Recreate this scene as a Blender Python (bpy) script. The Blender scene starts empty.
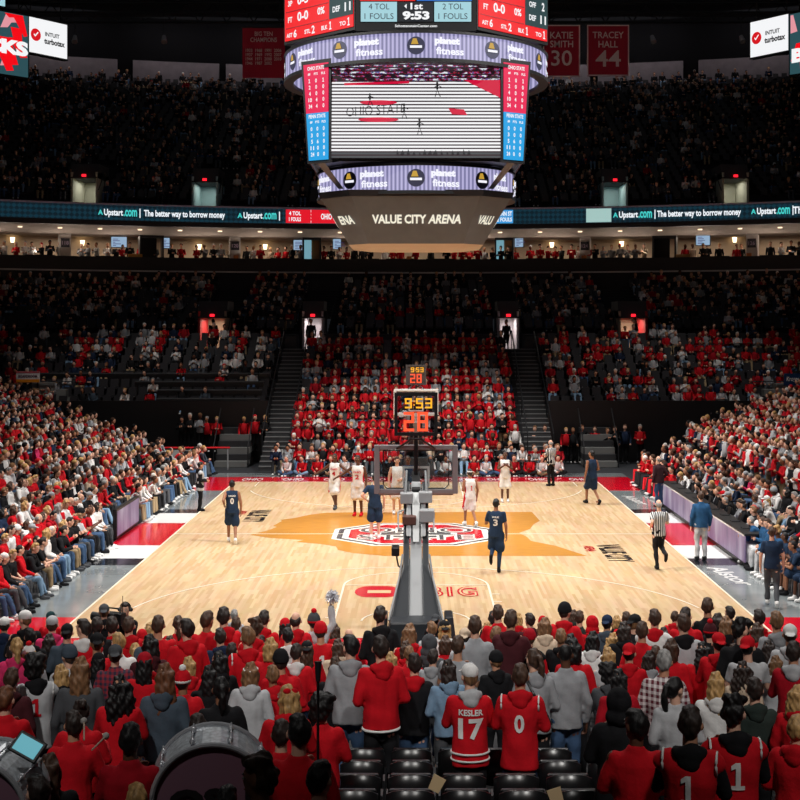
import bpy, bmesh, math, random
import numpy as np
from mathutils import Vector, Matrix, Euler
from mathutils.bvhtree import BVHTree

random.seed(7); RNG = np.random.RandomState(11)
S = bpy.context.scene
COL = S.collection
F, CX, HY, CH = 1366.0, 416.0, 325.0, 6.61     # focal length in pixels, vanishing point, eye height

# ------------------------------------------------------------------ camera, world, lights, exposure
cam = bpy.data.objects.new('camera', bpy.data.cameras.new('camera'))
cam.data.sensor_width = 36.0; cam.data.lens = F * 36 / 800
cam.data.shift_x = -(CX - 400) / 800; cam.data.shift_y = -(400 - HY) / 800
cam.location = (0, 0, CH); cam.rotation_euler = (math.pi / 2, 0, 0); cam.data.clip_end = 400
COL.objects.link(cam); S.camera = cam
W = bpy.data.worlds.new('world'); S.world = W; W.use_nodes = True
W.node_tree.nodes['Background'].inputs[0].default_value = (0.75, 0.85, 1, 1)
W.node_tree.nodes['Background'].inputs[1].default_value = 0.012
vs = S.view_settings
vs.view_transform = 'Standard'; vs.look = 'None'; vs.gamma = 1.0; vs.use_curve_mapping = False; vs.exposure = 0.0

def spot(x, y, z, tx, ty, tz, power, size, blend, rad=0.35, col=(1, .97, .93)):
    l = bpy.data.lights.new('flood_or_fill_light', 'SPOT'); l.energy = power; l.spot_size = math.radians(size)
    l.spot_blend = blend; l.shadow_soft_size = rad; l.color = col
    o = bpy.data.objects.new('flood_or_fill_light', l); o.location = (x, y, z)
    o.rotation_euler = (Vector((tx, ty, tz)) - Vector((x, y, z))).to_track_quat('-Z', 'Y').to_euler()
    COL.objects.link(o); return o
for sx in (-1, 1):
    for y in (31, 39, 47, 55):
        spot(sx * 12, y, 24, sx * 1.5, y, 0, 11800, 66, .55, .5)
    spot(sx * 11, 33, 25, -sx * 13.0, 43, 1, 19500, 46, .9, .5)         # across onto the opposite side stand
    spot(sx * 11, 50, 25, -sx * 13.0, 53, 1, 19500, 46, .9, .5)
    spot(sx * 5, 33, 25, sx * 4, 17.5, 1, 9000, 40, 1.0, .5)           # back towards the stand at the camera's end
    spot(sx * 4, 44, 25, sx * 1.5, 64, 1.5, 9500, 26, 1.0, .5)         # onto the far end section
    spot(sx * 6, -3, 23, sx * 4.5, 19.5, 1.5, 11500, 40, 1.0, .5)         # the row of lamps above the camera's end
    spot(sx * 15, 58, 27, sx * 13, 68, 3, 6000, 40, 1.0, .5)            # fill added to brighten the far corners
def area(x, y, z, sx, sy, power, col=(1, .8, .6), rot=(0, 0, 0), name='room_light'):
    l = bpy.data.lights.new(name, 'AREA'); l.shape = 'RECTANGLE'; l.size = sx; l.size_y = sy; l.energy = power; l.color = col
    o = bpy.data.objects.new(name, l); o.location = (x, y, z); o.rotation_euler = rot; COL.objects.link(o); return o

spot(-9, 6, 26, 0, 36, 1, 7000, 44, 1.0, .5)  # this pair is added fill for the backs of hoop and players
spot(9, 6, 26, 0, 36, 1, 7000, 44, 1.0, .5)
area(0, 56, 30.8, 56, 90, 640, (.9, .95, 1), name='ambient_fill')  # added roof-wide fill that lifts the blacks everywhere, not a real fixture

# ------------------------------------------------------------------ helpers
def lin(c):
    f = lambda v: v / 12.92 if v <= .04045 else ((v + .055) / 1.055) ** 2.4
    return tuple(f(v / 255) for v in c) + (1,)
def floor_pt(px, py):
    D = F * CH / (py - HY); return Vector(((px - CX) * D / F, D, 0))
def at(px, py, D):
    return Vector(((px - CX) * D / F, D, CH - (py - HY) * D / F))
MATS = {}
def mat(name, col, rough=.7, metal=0, spec=.5, noise=0, nscale=20, bump=0, bscale=60, coat=0, emit=0, stretch=None):
    if name in MATS: return MATS[name]
    m = bpy.data.materials.new(name); m.use_nodes = True; nt = m.node_tree; b = nt.nodes['Principled BSDF']
    c = lin(col); b.inputs['Base Color'].default_value = c; b.inputs['Roughness'].default_value = rough
    b.inputs['Metallic'].default_value = metal; b.inputs['Specular IOR Level'].default_value = spec
    b.inputs['Coat Weight'].default_value = coat
    if emit:
        b.inputs['Emission Color'].default_value = c; b.inputs['Emission Strength'].default_value = emit
        b.inputs['Base Color'].default_value = (0.01, .01, .01, 1)
    if noise or bump:
        tc = nt.nodes.new('ShaderNodeTexCoord'); mp = nt.nodes.new('ShaderNodeMapping'); nt.links.new(tc.outputs['Object'], mp.inputs[0])
        if stretch: mp.inputs['Scale'].default_value = stretch
    if noise:
        n = nt.nodes.new('ShaderNodeTexNoise'); n.inputs['Scale'].default_value = nscale; n.inputs['Detail'].default_value = 4
        nt.links.new(mp.outputs[0], n.inputs['Vector'])
        r = nt.nodes.new('ShaderNodeMapRange'); r.inputs[3].default_value = 1 - noise; r.inputs[4].default_value = 1 + noise
        r.inputs[1].default_value = .3; r.inputs[2].default_value = .7
        nt.links.new(n.outputs['Fac'], r.inputs[0])
        mx = nt.nodes.new('ShaderNodeVectorMath'); mx.operation = 'SCALE'; mx.inputs[0].default_value = c[:3]
        nt.links.new(r.outputs[0], mx.inputs['Scale']); nt.links.new(mx.outputs[0], b.inputs['Base Color'])
    if bump:
        n = nt.nodes.new('ShaderNodeTexNoise'); n.inputs['Scale'].default_value = bscale; n.inputs['Detail'].default_value = 3
        nt.links.new(mp.outputs[0], n.inputs['Vector'])
        bp = nt.nodes.new('ShaderNodeBump'); bp.inputs['Strength'].default_value = bump; bp.inputs['Distance'].default_value = .01
        nt.links.new(n.outputs['Fac'], bp.inputs['Height']); nt.links.new(bp.outputs[0], b.inputs['Normal'])
    MATS[name] = m; return m
def glow(name, col, k=1.0): return mat(name, col, emit=k, rough=.4)

def link(name, me, m=None, parent=None):
    o = bpy.data.objects.new(name, me); COL.objects.link(o)
    if m is not None:
        for q in (m if isinstance(m, (list, tuple)) else [m]): me.materials.append(q)
    if parent is not None: o.parent = parent
    return o
def pymesh(name, v, f, smooth=False):
    me = bpy.data.meshes.new(name); me.from_pydata([tuple(p) for p in v], [], [tuple(q) for q in f]); me.update()
    if smooth: me.polygons.foreach_set('use_smooth', [True] * len(me.polygons))
    return me
class MB:
    """collects shapes, then builds them as one mesh"""
    def __init__(s): s.v = []; s.f = []; s.mi = []; s.cur = 0
    def add(s, v, f):
        o = len(s.v); s.v += [tuple(p) for p in v]; s.f += [tuple(i + o for i in q) for q in f]; s.mi += [s.cur] * len(f); return s
    def box(s, x0, x1, y0, y1, z0, z1):
        v = [(x, y, z) for z in (z0, z1) for y in (y0, y1) for x in (x0, x1)]
        return s.add(v, [(0, 2, 3, 1), (4, 5, 7, 6), (0, 1, 5, 4), (2, 6, 7, 3), (0, 4, 6, 2), (1, 3, 7, 5)])
    def hexa(s, b, t):      # bottom four, top four points, both counter-clockwise from above
        return s.add(list(b) + list(t), [(3, 2, 1, 0), (4, 5, 6, 7), (0, 1, 5, 4), (1, 2, 6, 5), (2, 3, 7, 6), (3, 0, 4, 7)])
    def quad(s, a, b, c, d): return s.add([a, b, c, d], [(0, 1, 2, 3)])
    def slab(s, pts, off):  # a polygon given depth along off
        n = len(pts); off = Vector(off); P = [Vector(p) for p in pts]; Q = [p + off for p in P]
        f = [tuple(range(n)), tuple(range(2 * n - 1, n - 1, -1))] + [(i, n + i, n + (i + 1) % n, (i + 1) % n) for i in range(n)]
        return s.add(P + Q, f)
    def tube(s, pts, r, seg=8, closed=False):
        pts = [Vector(p) for p in pts]; n = len(pts); V = []; Fc = []
        rs = r if isinstance(r, (list, tuple)) else [r] * n
        for i, p in enumerate(pts):
            a = pts[(i - 1) % n if closed else max(i - 1, 0)]; b = pts[(i + 1) % n if closed else min(i + 1, n - 1)]
            t = (b - a).normalized(); u = t.cross(Vector((0, 0, 1)))
            if u.length < .05: u = t.cross(Vector((0, 1, 0)))
            u.normalize(); w = t.cross(u)
            for k in range(seg):
                q = 2 * math.pi * k / seg; V.append(p + (u * math.cos(q) + w * math.sin(q)) * rs[i])
        m = n if closed else n - 1
        for i in range(m):
            for k in range(seg):
                j = (i + 1) % n; Fc.append((i * seg + k, j * seg + k, j * seg + (k + 1) % seg, i * seg + (k + 1) % seg))
        if not closed: Fc += [tuple(range(seg))[::-1], tuple((n - 1) * seg + k for k in range(seg))]
        return s.add(V, Fc)
    def ball(s, c, r, u=10, w=7):
        r = r if isinstance(r, (tuple, list)) else (r, r, r); V = [(c[0], c[1], c[2] - r[2])]; Fc = []
        for j in range(1, w):
            t = -math.pi / 2 + math.pi * j / w
            for i in range(u):
                q = 2 * math.pi * i / u; V.append((c[0] + r[0] * math.cos(t) * math.cos(q), c[1] + r[1] * math.cos(t) * math.sin(q), c[2] + r[2] * math.sin(t)))
        V.append((c[0], c[1], c[2] + r[2])); top = len(V) - 1
        for i in range(u):
            Fc.append((0, 1 + (i + 1) % u, 1 + i)); Fc.append((top, 1 + (w - 2) * u + i, 1 + (w - 2) * u + (i + 1) % u))
            for j in range(w - 2):
                a = 1 + j * u; b = a + u; Fc.append((a + i, a + (i + 1) % u, b + (i + 1) % u, b + i))
        return s.add(V, Fc)
    def disc(s, c, ax, ay, r, off, seg=28, r2=None):
        ax = Vector(ax); ay = Vector(ay); c = Vector(c)
        return s.slab([c + ax * r * math.cos(2 * math.pi * k / seg) + ay * (r2 or r) * math.sin(2 * math.pi * k / seg) for k in range(seg)], off)
    def build(s, name, m, parent=None, smooth=False, bevel=0):
        me = pymesh(name, s.v, s.f, smooth); o = link(name, me, m, parent)
        if any(s.mi): me.polygons.foreach_set('material_index', s.mi)
        if bevel:
            b = o.modifiers.new('bevel', 'BEVEL'); b.width = bevel; b.segments = 2; b.limit_method = 'ANGLE'
        return o
def tag(o, label, cat=None, group=None, kind=None):
    if label: o['label'] = label
    if cat: o['category'] = cat
    if group: o['group'] = group
    if kind: o['kind'] = kind
    return o
def struct(o): o['kind'] = 'structure'; return o
def empty(name, loc, rz=0, label=None, cat=None, group=None):
    o = bpy.data.objects.new(name, None); o.location = loc; o.rotation_euler = (0, 0, rz); o.empty_display_size = .2
    COL.objects.link(o); return tag(o, label, cat, group)
def sweep(mb, prof, x0, x1, c, n=None, d0=0):
    """a closed profile of (depth, height) points carried along a bowed row: depth shrinks by c*x*x"""
    n = n or max(1, int((x1 - x0) / 2.5)) if c else 1
    V = []; Fc = []; k = len(prof)
    for i in range(n + 1):
        x = x0 + (x1 - x0) * i / n
        V += [(x, d0 + d - c * x * x, z) for d, z in prof]
    for i in range(n):
        for j in range(k):
            a = i * k + j; b = i * k + (j + 1) % k; Fc.append((a, b, b + k, a + k))
    Fc += [tuple(range(k))[::-1], tuple(n * k + j for j in range(k))]
    return mb.add(V, Fc)
DG = lambda: bpy.context.evaluated_depsgraph_get()
_txt = {}
def text_geo(s, bold=.0):
    """flat lettering of unit cap height: vertices (x from 0, y from 0), faces, width"""
    if (s, bold) in _txt: return _txt[(s, bold)]
    if s == '1':        # a block numeral with flag and foot
        v = np.array([(.36, 0, 0), (.66, 0, 0), (.66, 1, 0), (.36, 1, 0), (.1, 0, 0), (.36, .15, 0), (.1, .15, 0), (.92, 0, 0), (.92, .15, 0), (.66, .15, 0), (.36, .8, 0), (.1, .72, 0), (.1, .88, 0)]); v[:, 0] = (v[:, 0] - .1) * .62
        _txt[(s, bold)] = (v, [(0, 1, 9, 5), (5, 9, 2, 3, 10), (4, 0, 5, 6), (1, 7, 8, 9), (11, 10, 3, 12)], .82 * .62, 1.0); return _txt[(s, bold)]
    cu = bpy.data.curves.new('t', 'FONT'); cu.body = s; cu.size = 1.0; cu.offset = bold; cu.resolution_u = 3; cu.space_line = .95
    o = bpy.data.objects.new('t', cu); COL.objects.link(o); me = bpy.data.meshes.new_from_object(o.evaluated_get(DG()))
    v = np.array([p.co[:] for p in me.vertices]).reshape(-1, 3); f = [tuple(p.vertices) for p in me.polygons]
    bpy.data.objects.remove(o); bpy.data.curves.remove(cu); bpy.data.meshes.remove(me)
    if len(v):
        v[:, :2] -= v[:, :2].min(0); w, h = v[:, :2].max(0)
    else: w, h = 1, 1
    _txt[(s, bold)] = (v, f, w, h); return _txt[(s, bold)]
def put_text(mb, s, o, ux, uy, w=None, h=None, bold=.02, align='c'):
    """lettering on a plane: o = its centre (or left middle), ux / uy = unit directions, w / h = overall size"""
    v, f, tw, th = text_geo(s, bold)
    if not len(v): return mb
    sx = w / tw if w else h / th; sy = h / th if h else w / tw
    o = Vector(o); ux = Vector(ux); uy = Vector(uy)
    off = tw / 2 if align == 'c' else 0
    return mb.add([o + ux * ((p[0] - off) * sx) + uy * ((p[1] - th / 2) * sy) for p in v], f)
SEG = {'0': 'abcdef', '1': 'bc', '2': 'abged', '3': 'abgcd', '4': 'fgbc', '5': 'afgcd', '6': 'afgedc', '7': 'abc', '8': 'abcdefg', '9': 'abcdfg'}
def seven(mb, ch, o, ux, uy, w, h, t, off):
    o = Vector(o); ux = Vector(ux); uy = Vector(uy); R = lambda a, b, c, d: mb.slab([o + ux * a + uy * b, o + ux * c + uy * b, o + ux * c + uy * d, o + ux * a + uy * d], off)
    for sg in SEG[ch]:
        {'a': lambda: R(0, h - t, w, h), 'g': lambda: R(0, h / 2 - t / 2, w, h / 2 + t / 2), 'd': lambda: R(0, 0, w, t), 'f': lambda: R(0, h / 2, t, h), 'e': lambda: R(0, 0, t, h / 2), 'b': lambda: R(w - t, h / 2, w, h), 'c': lambda: R(w - t, 0, w, h / 2)}[sg]()

# ------------------------------------------------------------------ common materials
M_BLACK = mat('black_plastic', (17, 17, 19), .45)
M_DARK = mat('dark_steel', (30, 31, 34), .5, .3)
M_CONC = mat('dark_concrete', (38, 38, 41), .85, noise=.12, nscale=3)
M_STEP = mat('tread_edge', (128, 128, 128), .8)
M_FLOOR = mat('grey_sport_floor', (126, 132, 134), .12, noise=.25, nscale=.7, spec=.6)
M_RED = mat('red_floor_paint', (206, 10, 36), .13, spec=.6, noise=.05, nscale=2)
M_WHITE = mat('white_paint', (222, 222, 220), .2)
M_INK = mat('dark_floor_paint', (28, 30, 36), .15)
M_LINE = mat('white_line_paint', (238, 226, 205), .3)
M_SILV = mat('silver_metal', (165, 166, 170), .3, .8)
M_PAD = mat('slate_vinyl_pad', (40, 44, 49), .45, bump=.1)
M_LGREY = mat('light_grey_enamel', (166, 168, 170), .4)
M_GREYW = mat('mauve_grey_panel', (122, 114, 118), .9, noise=.12, nscale=2)
M_SOFF = mat('soffit_plaster', (150, 136, 126), .9, noise=.08, nscale=3)
M_CEIL = mat('dark_ceiling', (52, 56, 62), .9, noise=.2, nscale=.4)

# ================================================================== the arena floor and the court
fl = MB().box(-34, 34, 4, 74, -.3, -.02).build('floor', mat('arena_slab', (44, 46, 50), .6)); struct(fl)
ap = MB().box(-9.2, 9.2, 25.5, 61, -.02, -.004).build('trim_sideline_floor', M_FLOOR); struct(ap)
def wood():
    m = bpy.data.materials.new('maple_boards'); m.use_nodes = True; nt = m.node_tree; N = nt.nodes; L = nt.links; b = N['Principled BSDF']
    tc = N.new('ShaderNodeTexCoord'); mp = N.new('ShaderNodeMapping'); mp.inputs['Rotation'].default_value = (0, 0, math.pi / 2); L.new(tc.outputs['Object'], mp.inputs[0])
    br = N.new('ShaderNodeTexBrick'); br.inputs['Scale'].default_value = 1; br.inputs['Brick Width'].default_value = 1.1; br.inputs['Row Height'].default_value = .075
    br.inputs['Mortar Size'].default_value = .0; br.offset_frequency = 3
    br.inputs['Color1'].default_value = lin((228, 197, 157)); br.inputs['Color2'].default_value = lin((208, 172, 128)); br.inputs['Mortar'].default_value = lin((200, 160, 115))
    L.new(mp.outputs[0], br.inputs['Vector'])
    n = N.new('ShaderNodeTexNoise'); n.inputs['Scale'].default_value = 1.2; n.inputs['Detail'].default_value = 6
    mp2 = N.new('ShaderNodeMapping'); mp2.inputs['Scale'].default_value = (3, .6, 1); L.new(tc.outputs['Object'], mp2.inputs[0]); L.new(mp2.outputs[0], n.inputs['Vector'])
    mx = N.new('ShaderNodeMix'); mx.data_type = 'RGBA'; mx.blend_type = 'MULTIPLY'; mx.inputs[0].default_value = .22
    L.new(br.outputs['Color'], mx.inputs[6]); L.new(n.outputs['Color'], mx.inputs[7]); L.new(mx.outputs[2], b.inputs['Base Color'])
    b.inputs['Roughness'].default_value = .26; b.inputs['Specular IOR Level'].default_value = .42
    return m
Y0, Y1, HW, YC, YB = 28.9, 57.5, 7.62, 43.2, 30.48
court = MB().box(-HW - .05, HW + .05, Y0 - .05, Y1 + .05, -.02, .0).build('floor_court', wood()); struct(court)
def flat(name, polys, m, z, lbl=None):
    mb = MB()
    for p in polys: mb.slab([(q[0], q[1], z) for q in p], (0, 0, -.004 if z > .004 else -.001))
    o = mb.build(name, m, court)
    if lbl: o['label'] = lbl
    return o
def R4(x0, x1, y0, y1): return [(x0, y0), (x1, y0), (x1, y1), (x0, y1)]
def arc(cx, cy, r, a0, a1, w=.05, n=28):
    return [[(cx + (r + s * w / 2) * math.cos(t), cy + (r + s * w / 2) * math.sin(t)) for s, t in ((-1, a), (1, a), (1, b), (-1, b))]
            for a, b in ((math.radians(a0 + (a1 - a0) * i / n), math.radians(a0 + (a1 - a0) * (i + 1) / n)) for i in range(n))]
ohio = [(250, 535), (266, 531), (277, 527), (273, 526), (282, 521), (280, 520), (295, 518), (309, 515), (324, 513), (345, 512.5), (370, 512.5), (416, 512.5), (470, 512), (532, 512), (540, 521), (534, 524), (530, 529), (519, 533), (527, 537), (531, 541), (556, 546), (587, 556), (530, 556), (440, 556), (385, 556), (352, 553), (338, 550), (336, 546.5), (320, 544), (296, 542), (304, 540), (270, 538)]
flat('state_outline', [[tuple(floor_pt(*p)[:2]) for p in ohio]], mat('stained_maple', (192, 132, 54), .24, noise=.1, nscale=2, stretch=(1, 3, 1)), .004, 'amber stained map shape in mid court')
lines = [R4(-HW - .05, -HW, Y0, Y1), R4(HW, HW + .05, Y0, Y1), R4(-HW, HW, Y0 - .05, Y0), R4(-HW, HW, Y1, Y1 + .05), R4(-HW, HW, YC - .03, YC + .03)]
for sy, y0, yb in ((1, Y0, YB), (-1, Y1, Y1 - 1.58)):
    ft = y0 + sy * 5.8; A = (0, 180) if sy > 0 else (180, 360)
    for sx in (-1, 1):
        a, b = sorted((y0, ft)); lines.append(R4(sx * 1.83 - .025, sx * 1.83 + .025, a, b))
        a, b = sorted((y0, yb)); lines.append(R4(sx * 6.6 - .025, sx * 6.6 + .025, a, b))
        for k in (1.9, 2.8, 3.7, 4.6):
            a, b = sorted((y0 + sy * k, y0 + sy * (k + .06))); x0, x1 = sorted((sx * 1.85, sx * 2.05)); lines.append(R4(x0, x1, a, b))
    lines.append(R4(-1.83, 1.83, ft - .025, ft + .025)); lines += arc(0, ft, 1.83, *A); lines += arc(0, yb, 1.22, *A, n=16)
    q = 12.1; lines += arc(0, yb, 6.75, *((q, 180 - q) if sy > 0 else (180 + q, 360 - q)), n=40)
flat('court_line', lines, M_LINE, .009, 'thin cream boundary and arc lines')
# block letter logo at centre court
def octo(a, b, ch): return [(-a + ch, YC - b), (a - ch, YC - b), (a, YC - b + ch), (a, YC + b - ch), (a - ch, YC + b), (-a + ch, YC + b), (-a, YC + b - ch), (-a, YC - b + ch)]
flat('logo_border', [octo(2.62, 2.35, 1.35)], mat('logo_white', (225, 222, 214), .25), .007)
flat('logo_outline', [octo(2.47, 2.22, 1.28)], mat('logo_slate', (70, 74, 78), .25), .0085)
flat('logo_inner_border', [octo(2.3, 2.08, 1.2)], mat('logo_white', (0, 0, 0)), .010)
flat('logo_ring', [octo(2.1, 1.9, 1.1)], mat('logo_red', (196, 14, 38), .2), .0115, 'red block O ring')
flat('logo_hole_border', [octo(1.3, .95, .6)], MATS['logo_white'], .013); flat('logo_hole', [octo(1.1, .78, .5)], MATS['logo_slate'], .0145)
t = MB()
for s_, y_ in (('OHIO', .72), ('STATE', -.72)): put_text(t, s_, (0, YC + y_, .018), (1, 0, 0), (0, 1, 0), w=3.7, h=1.15, bold=.06)
o = t.build('logo_script_border', MATS['logo_white'], court)
t = MB()
for s_, y_ in (('OHIO', .72), ('STATE', -.72)): put_text(t, s_, (0, YC + y_, .0195), (1, 0, 0), (0, 1, 0), w=3.6, h=1.05, bold=.0)
o = t.build('logo_script', MATS['logo_slate'], court); o['label'] = 'slate lettering across the logo'
# lettering near the sidelines
for nm, x_, y_, sz in (('floor_lettering', 5.75, 39.6, 1.0), ('floor_lettering', -5.5, 47.3, 1.0)):
    t = MB(); put_text(t, 'VALUE CITY', (x_, y_, .008), (0, -1, 0), (1, 0, 0), w=3.0 * sz, h=.72, bold=.03); t.build(nm, M_INK, court)
    t = MB(); put_text(t, 'ARENA', (x_ - .62, y_ + .75, .008), (0, -1, 0), (1, 0, 0), w=1.0, h=.3, bold=.02); t.build('floor_lettering', M_RED, court)
# two emblems in the lane
def capsule2(x0, x1, y0, y1, n=8):
    r = (y1 - y0) / 2; cy = (y0 + y1) / 2; return [(x1 - r * .5 + r * .5 * math.cos(a), cy + r * math.sin(a)) for a in np.linspace(-math.pi / 2, math.pi / 2, n)] + [(x0 + r * .5 + r * .5 * math.cos(a), cy + r * math.sin(a)) for a in np.linspace(math.pi / 2, 1.5 * math.pi, n)]
flat('lane_emblem', [capsule2(-1.52, -.38, 33.15, 34.55)], MATS['logo_red'], .008, 'red oval letter in the lane')
flat('lane_emblem_hole', [R4(-1.2, -.62, 33.65, 34.0)], mat('maple_plain', (216, 184, 142), .3), .010)
t = MB(); put_text(t, 'B1G', (.9, 33.85, .008), (1, 0, 0), (0, 1, 0), w=1.25, h=1.25, bold=.05); t.build('lane_lettering', MATS['logo_red'], court)
t = MB(); put_text(t, 'B1G', (.9, 33.85, .0095), (1, 0, 0), (0, 1, 0), w=1.17, h=1.12, bold=-.02); t.build('lane_lettering_fill', MATS['maple_plain'], court)
# painted apron: red ends, white / red / white bands at half court
apr = []
def apron(name, m, x0, x1, y0, y1, z=-.001):
    o = MB().box(x0, x1, y0, y1, z - .003, z).build(name, m, ap); return o
for sy in (0, 1):
    a, b = ((26.1, 28.84) if not sy else (57.56, 59.4))
    apron('red_baseline_strip', M_RED, -9.2, 9.2, a, b)
    a, b = ((28.84, 30.9) if not sy else (54.6, 57.56))
    for sx in (-1, 1): apron('red_corner_strip', M_RED, *sorted((sx * 7.68, sx * 9.2)), a, b)
for sx in (-1, 1):
    x0, x1 = sorted((sx * 7.68, sx * 9.2))
    apron('dark_band', M_INK, x0, x1, 37.6, 38.7); apron('white_band', M_WHITE, x0, x1, 38.7, 41.0); apron('red_band', M_RED, x0, x1, 41.0, 45.6)
    apron('white_band', M_WHITE, x0, x1, 45.6, 48.0); apron('dark_band', M_INK, x0, x1, 48.0, 49.0)
for y_, h_ in ((36.0, .5), (51.6, .42)):
    t = MB(); put_text(t, 'Alstor', (8.3, y_, .002), (.12, -1, 0), (1, .1, 0), w=2.6, h=h_, bold=.02); t.build('floor_lettering', M_WHITE, ap)
t = MB()
for x in np.arange(-7, 7.1, 1.75): put_text(t, 'OHIO', (x, 58.5, .002), (1, 0, 0), (0, 1, 0), w=.9, h=.9, bold=.03)
t.build('baseline_lettering', M_WHITE, ap)

# ================================================================== stands
def tier(name, x0, x1, d0, z0, n, dep, rise, c=0, c1=None, zb=None):
    mb = MB(); mb2 = MB()
    for k in range(n):
        cc = c if c1 is None else c + (c1 - c) * k / max(n - 1, 1)
        d = d0 + dep * k; z = z0 + rise * k; low = z - rise - .25 if zb is None else zb
        sweep(mb, [(d, low), (d, z), (d + dep + .03, z), (d + dep + .03, low)], x0, x1, cc)
        sweep(mb2, [(d - .015, z - .05), (d - .015, z + .006), (d + .05, z + .006), (d + .05, z - .05)], x0, x1, cc)
    o = mb.build(name, M_CONC); struct(o); mb2.build('tread_edge', mat('tread_nosing', (50, 51, 54), .8), o); return o
# the stand at the camera's end
NEAR_D, NEAR_P, NEAR_R = 22.6, .84, .139
mb = MB()
for k in range(20):
    mb.box(-13, 13, NEAR_D - NEAR_P * k - .55, NEAR_D - NEAR_P * k + .3 if k else NEAR_D + .6, -.1, max(NEAR_R * k, .02) - .001)
struct(mb.build('floor_near_stand', M_CONC))
# side stands, parallel to the court
def side_row(r): return (9.55, 0.0) if r == 0 else ((10.55, 0.02) if r == 1 else (10.55 + .85 * (r - 1), .25 * (r - 1)))
NSIDE = 13
for sx, nm in ((-1, 'floor_left_stand'), (1, 'floor_right_stand')):
    mb = MB()
    for r in range(2, NSIDE):
        X, Z = side_row(r); y1 = 61 + (X - 10.5) * .66
        a, b = sorted((sx * (X - .45), sx * (X + .42))); mb.box(a, b, 24, y1, -.1, Z)
    struct(mb.build(nm, M_CONC))
# far end: centre section, corner sections set back behind a black wall
ED, EZ, EDEP, ERIS = 62.0, .38, .85, .38
def end_row(k): return ED + EDEP * k, EZ + ERIS * k
tier('floor_end_stand', -5.75, 5.1, ED, EZ, 14, EDEP, ERIS, zb=-.1)
for a, b, nm in ((-26, -7.15, 'floor_end_corner_left'), (6.4, 26, 'floor_end_corner_right')):
    d, z = end_row(5); tier(nm, a, b, d, z, 9, EDEP, ERIS, zb=-.1)
for a, b, nm in ((-7.15, -5.75, 'aisle_stair'), (5.1, 6.4, 'aisle_stair')):
    mb = MB(); st = MB(); rl = MB()
    for k in range(28):
        d, z = ED + EDEP / 2 * k, EZ / 2 + ERIS / 2 * k
        mb.box(a, b, d, d + EDEP / 2 + .02, max(z - .6, -.1), z); st.box(a, b, d - .02, d + .05, z - .03, z + .01)
    o = mb.build(nm, mat('aisle_concrete', (58, 58, 60), .85)); tag(o, 'grey concrete aisle stair ' + ('left' if a < 0 else 'right') + ' of the far red centre section', 'stairs')
    st.build('step_edge', M_STEP, o)
    for x in (a + .05, b - .05):
        rl = MB(); rl.tube([(x, ED + 1, EZ + 1.2), (x, ED + 11.5, EZ + 5.9)], .03)
        for q in (1, 4.5, 8, 11.5): rl.tube([(x, ED + q, EZ + q * .447 - .2), (x, ED + q, EZ + q * .447 + .75)], .025)
        rl.build('handrail', M_DARK, o)
# cross aisle wall, upper half of the lower bowl
VOM = [-11.35, -5.75, 5.15, 12.1]          # centres of the four doorways on the cross aisle
xs = MB().box(-28, 28, 73.9, 76.3, 4.5, 5.15); struct(xs.build('floor_cross_aisle', M_CONC))
edges = [-28] + [v for c in VOM for v in (c - .75, c + .75)] + [28]
for i in range(0, len(edges), 2):
    a, b = edges[i], edges[i + 1]
    tier('floor_mezzanine_%d' % (i // 2 + 1), a, b, 76.3, 6.05, 15, .8, .2, 0, .008, zb=5.0)
    wl = MB().box(a, b, 76.1, 76.3, 5.1, 6.12).build('wall_cross_aisle_%d' % (i // 2 + 1), mat('aisle_wall_paint', (62, 62, 66), .8)); struct(wl)
    rl = MB().tube([(a, 74.0, 6.08), (b, 74.0, 6.08)], .035)
    for x in np.arange(a + .5, b, 2.0): rl.tube([(x, 74.0, 5.1), (x, 74.0, 6.08)], .025)
    rl.box(a, b, 73.95, 73.99, 5.2, 5.95)
    tag(rl.build('aisle_barrier', mat('barrier_panel', (52, 53, 57), .6, .3)), 'dark steel barrier along the far cross aisle, panel %s from the left' % ('first', 'second', 'third', 'fourth', 'fifth')[i // 2], 'barrier')
for c in VOM:     # rows carry on above each doorway
    tier('floor_mezzanine_bridge', c - .75, c + .75, 79.5, 7.1, 11, .8, .175, 0, .008, zb=7.0)
SIGN = glow('exit_sign_red', (255, 30, 45), 2.0)
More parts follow.
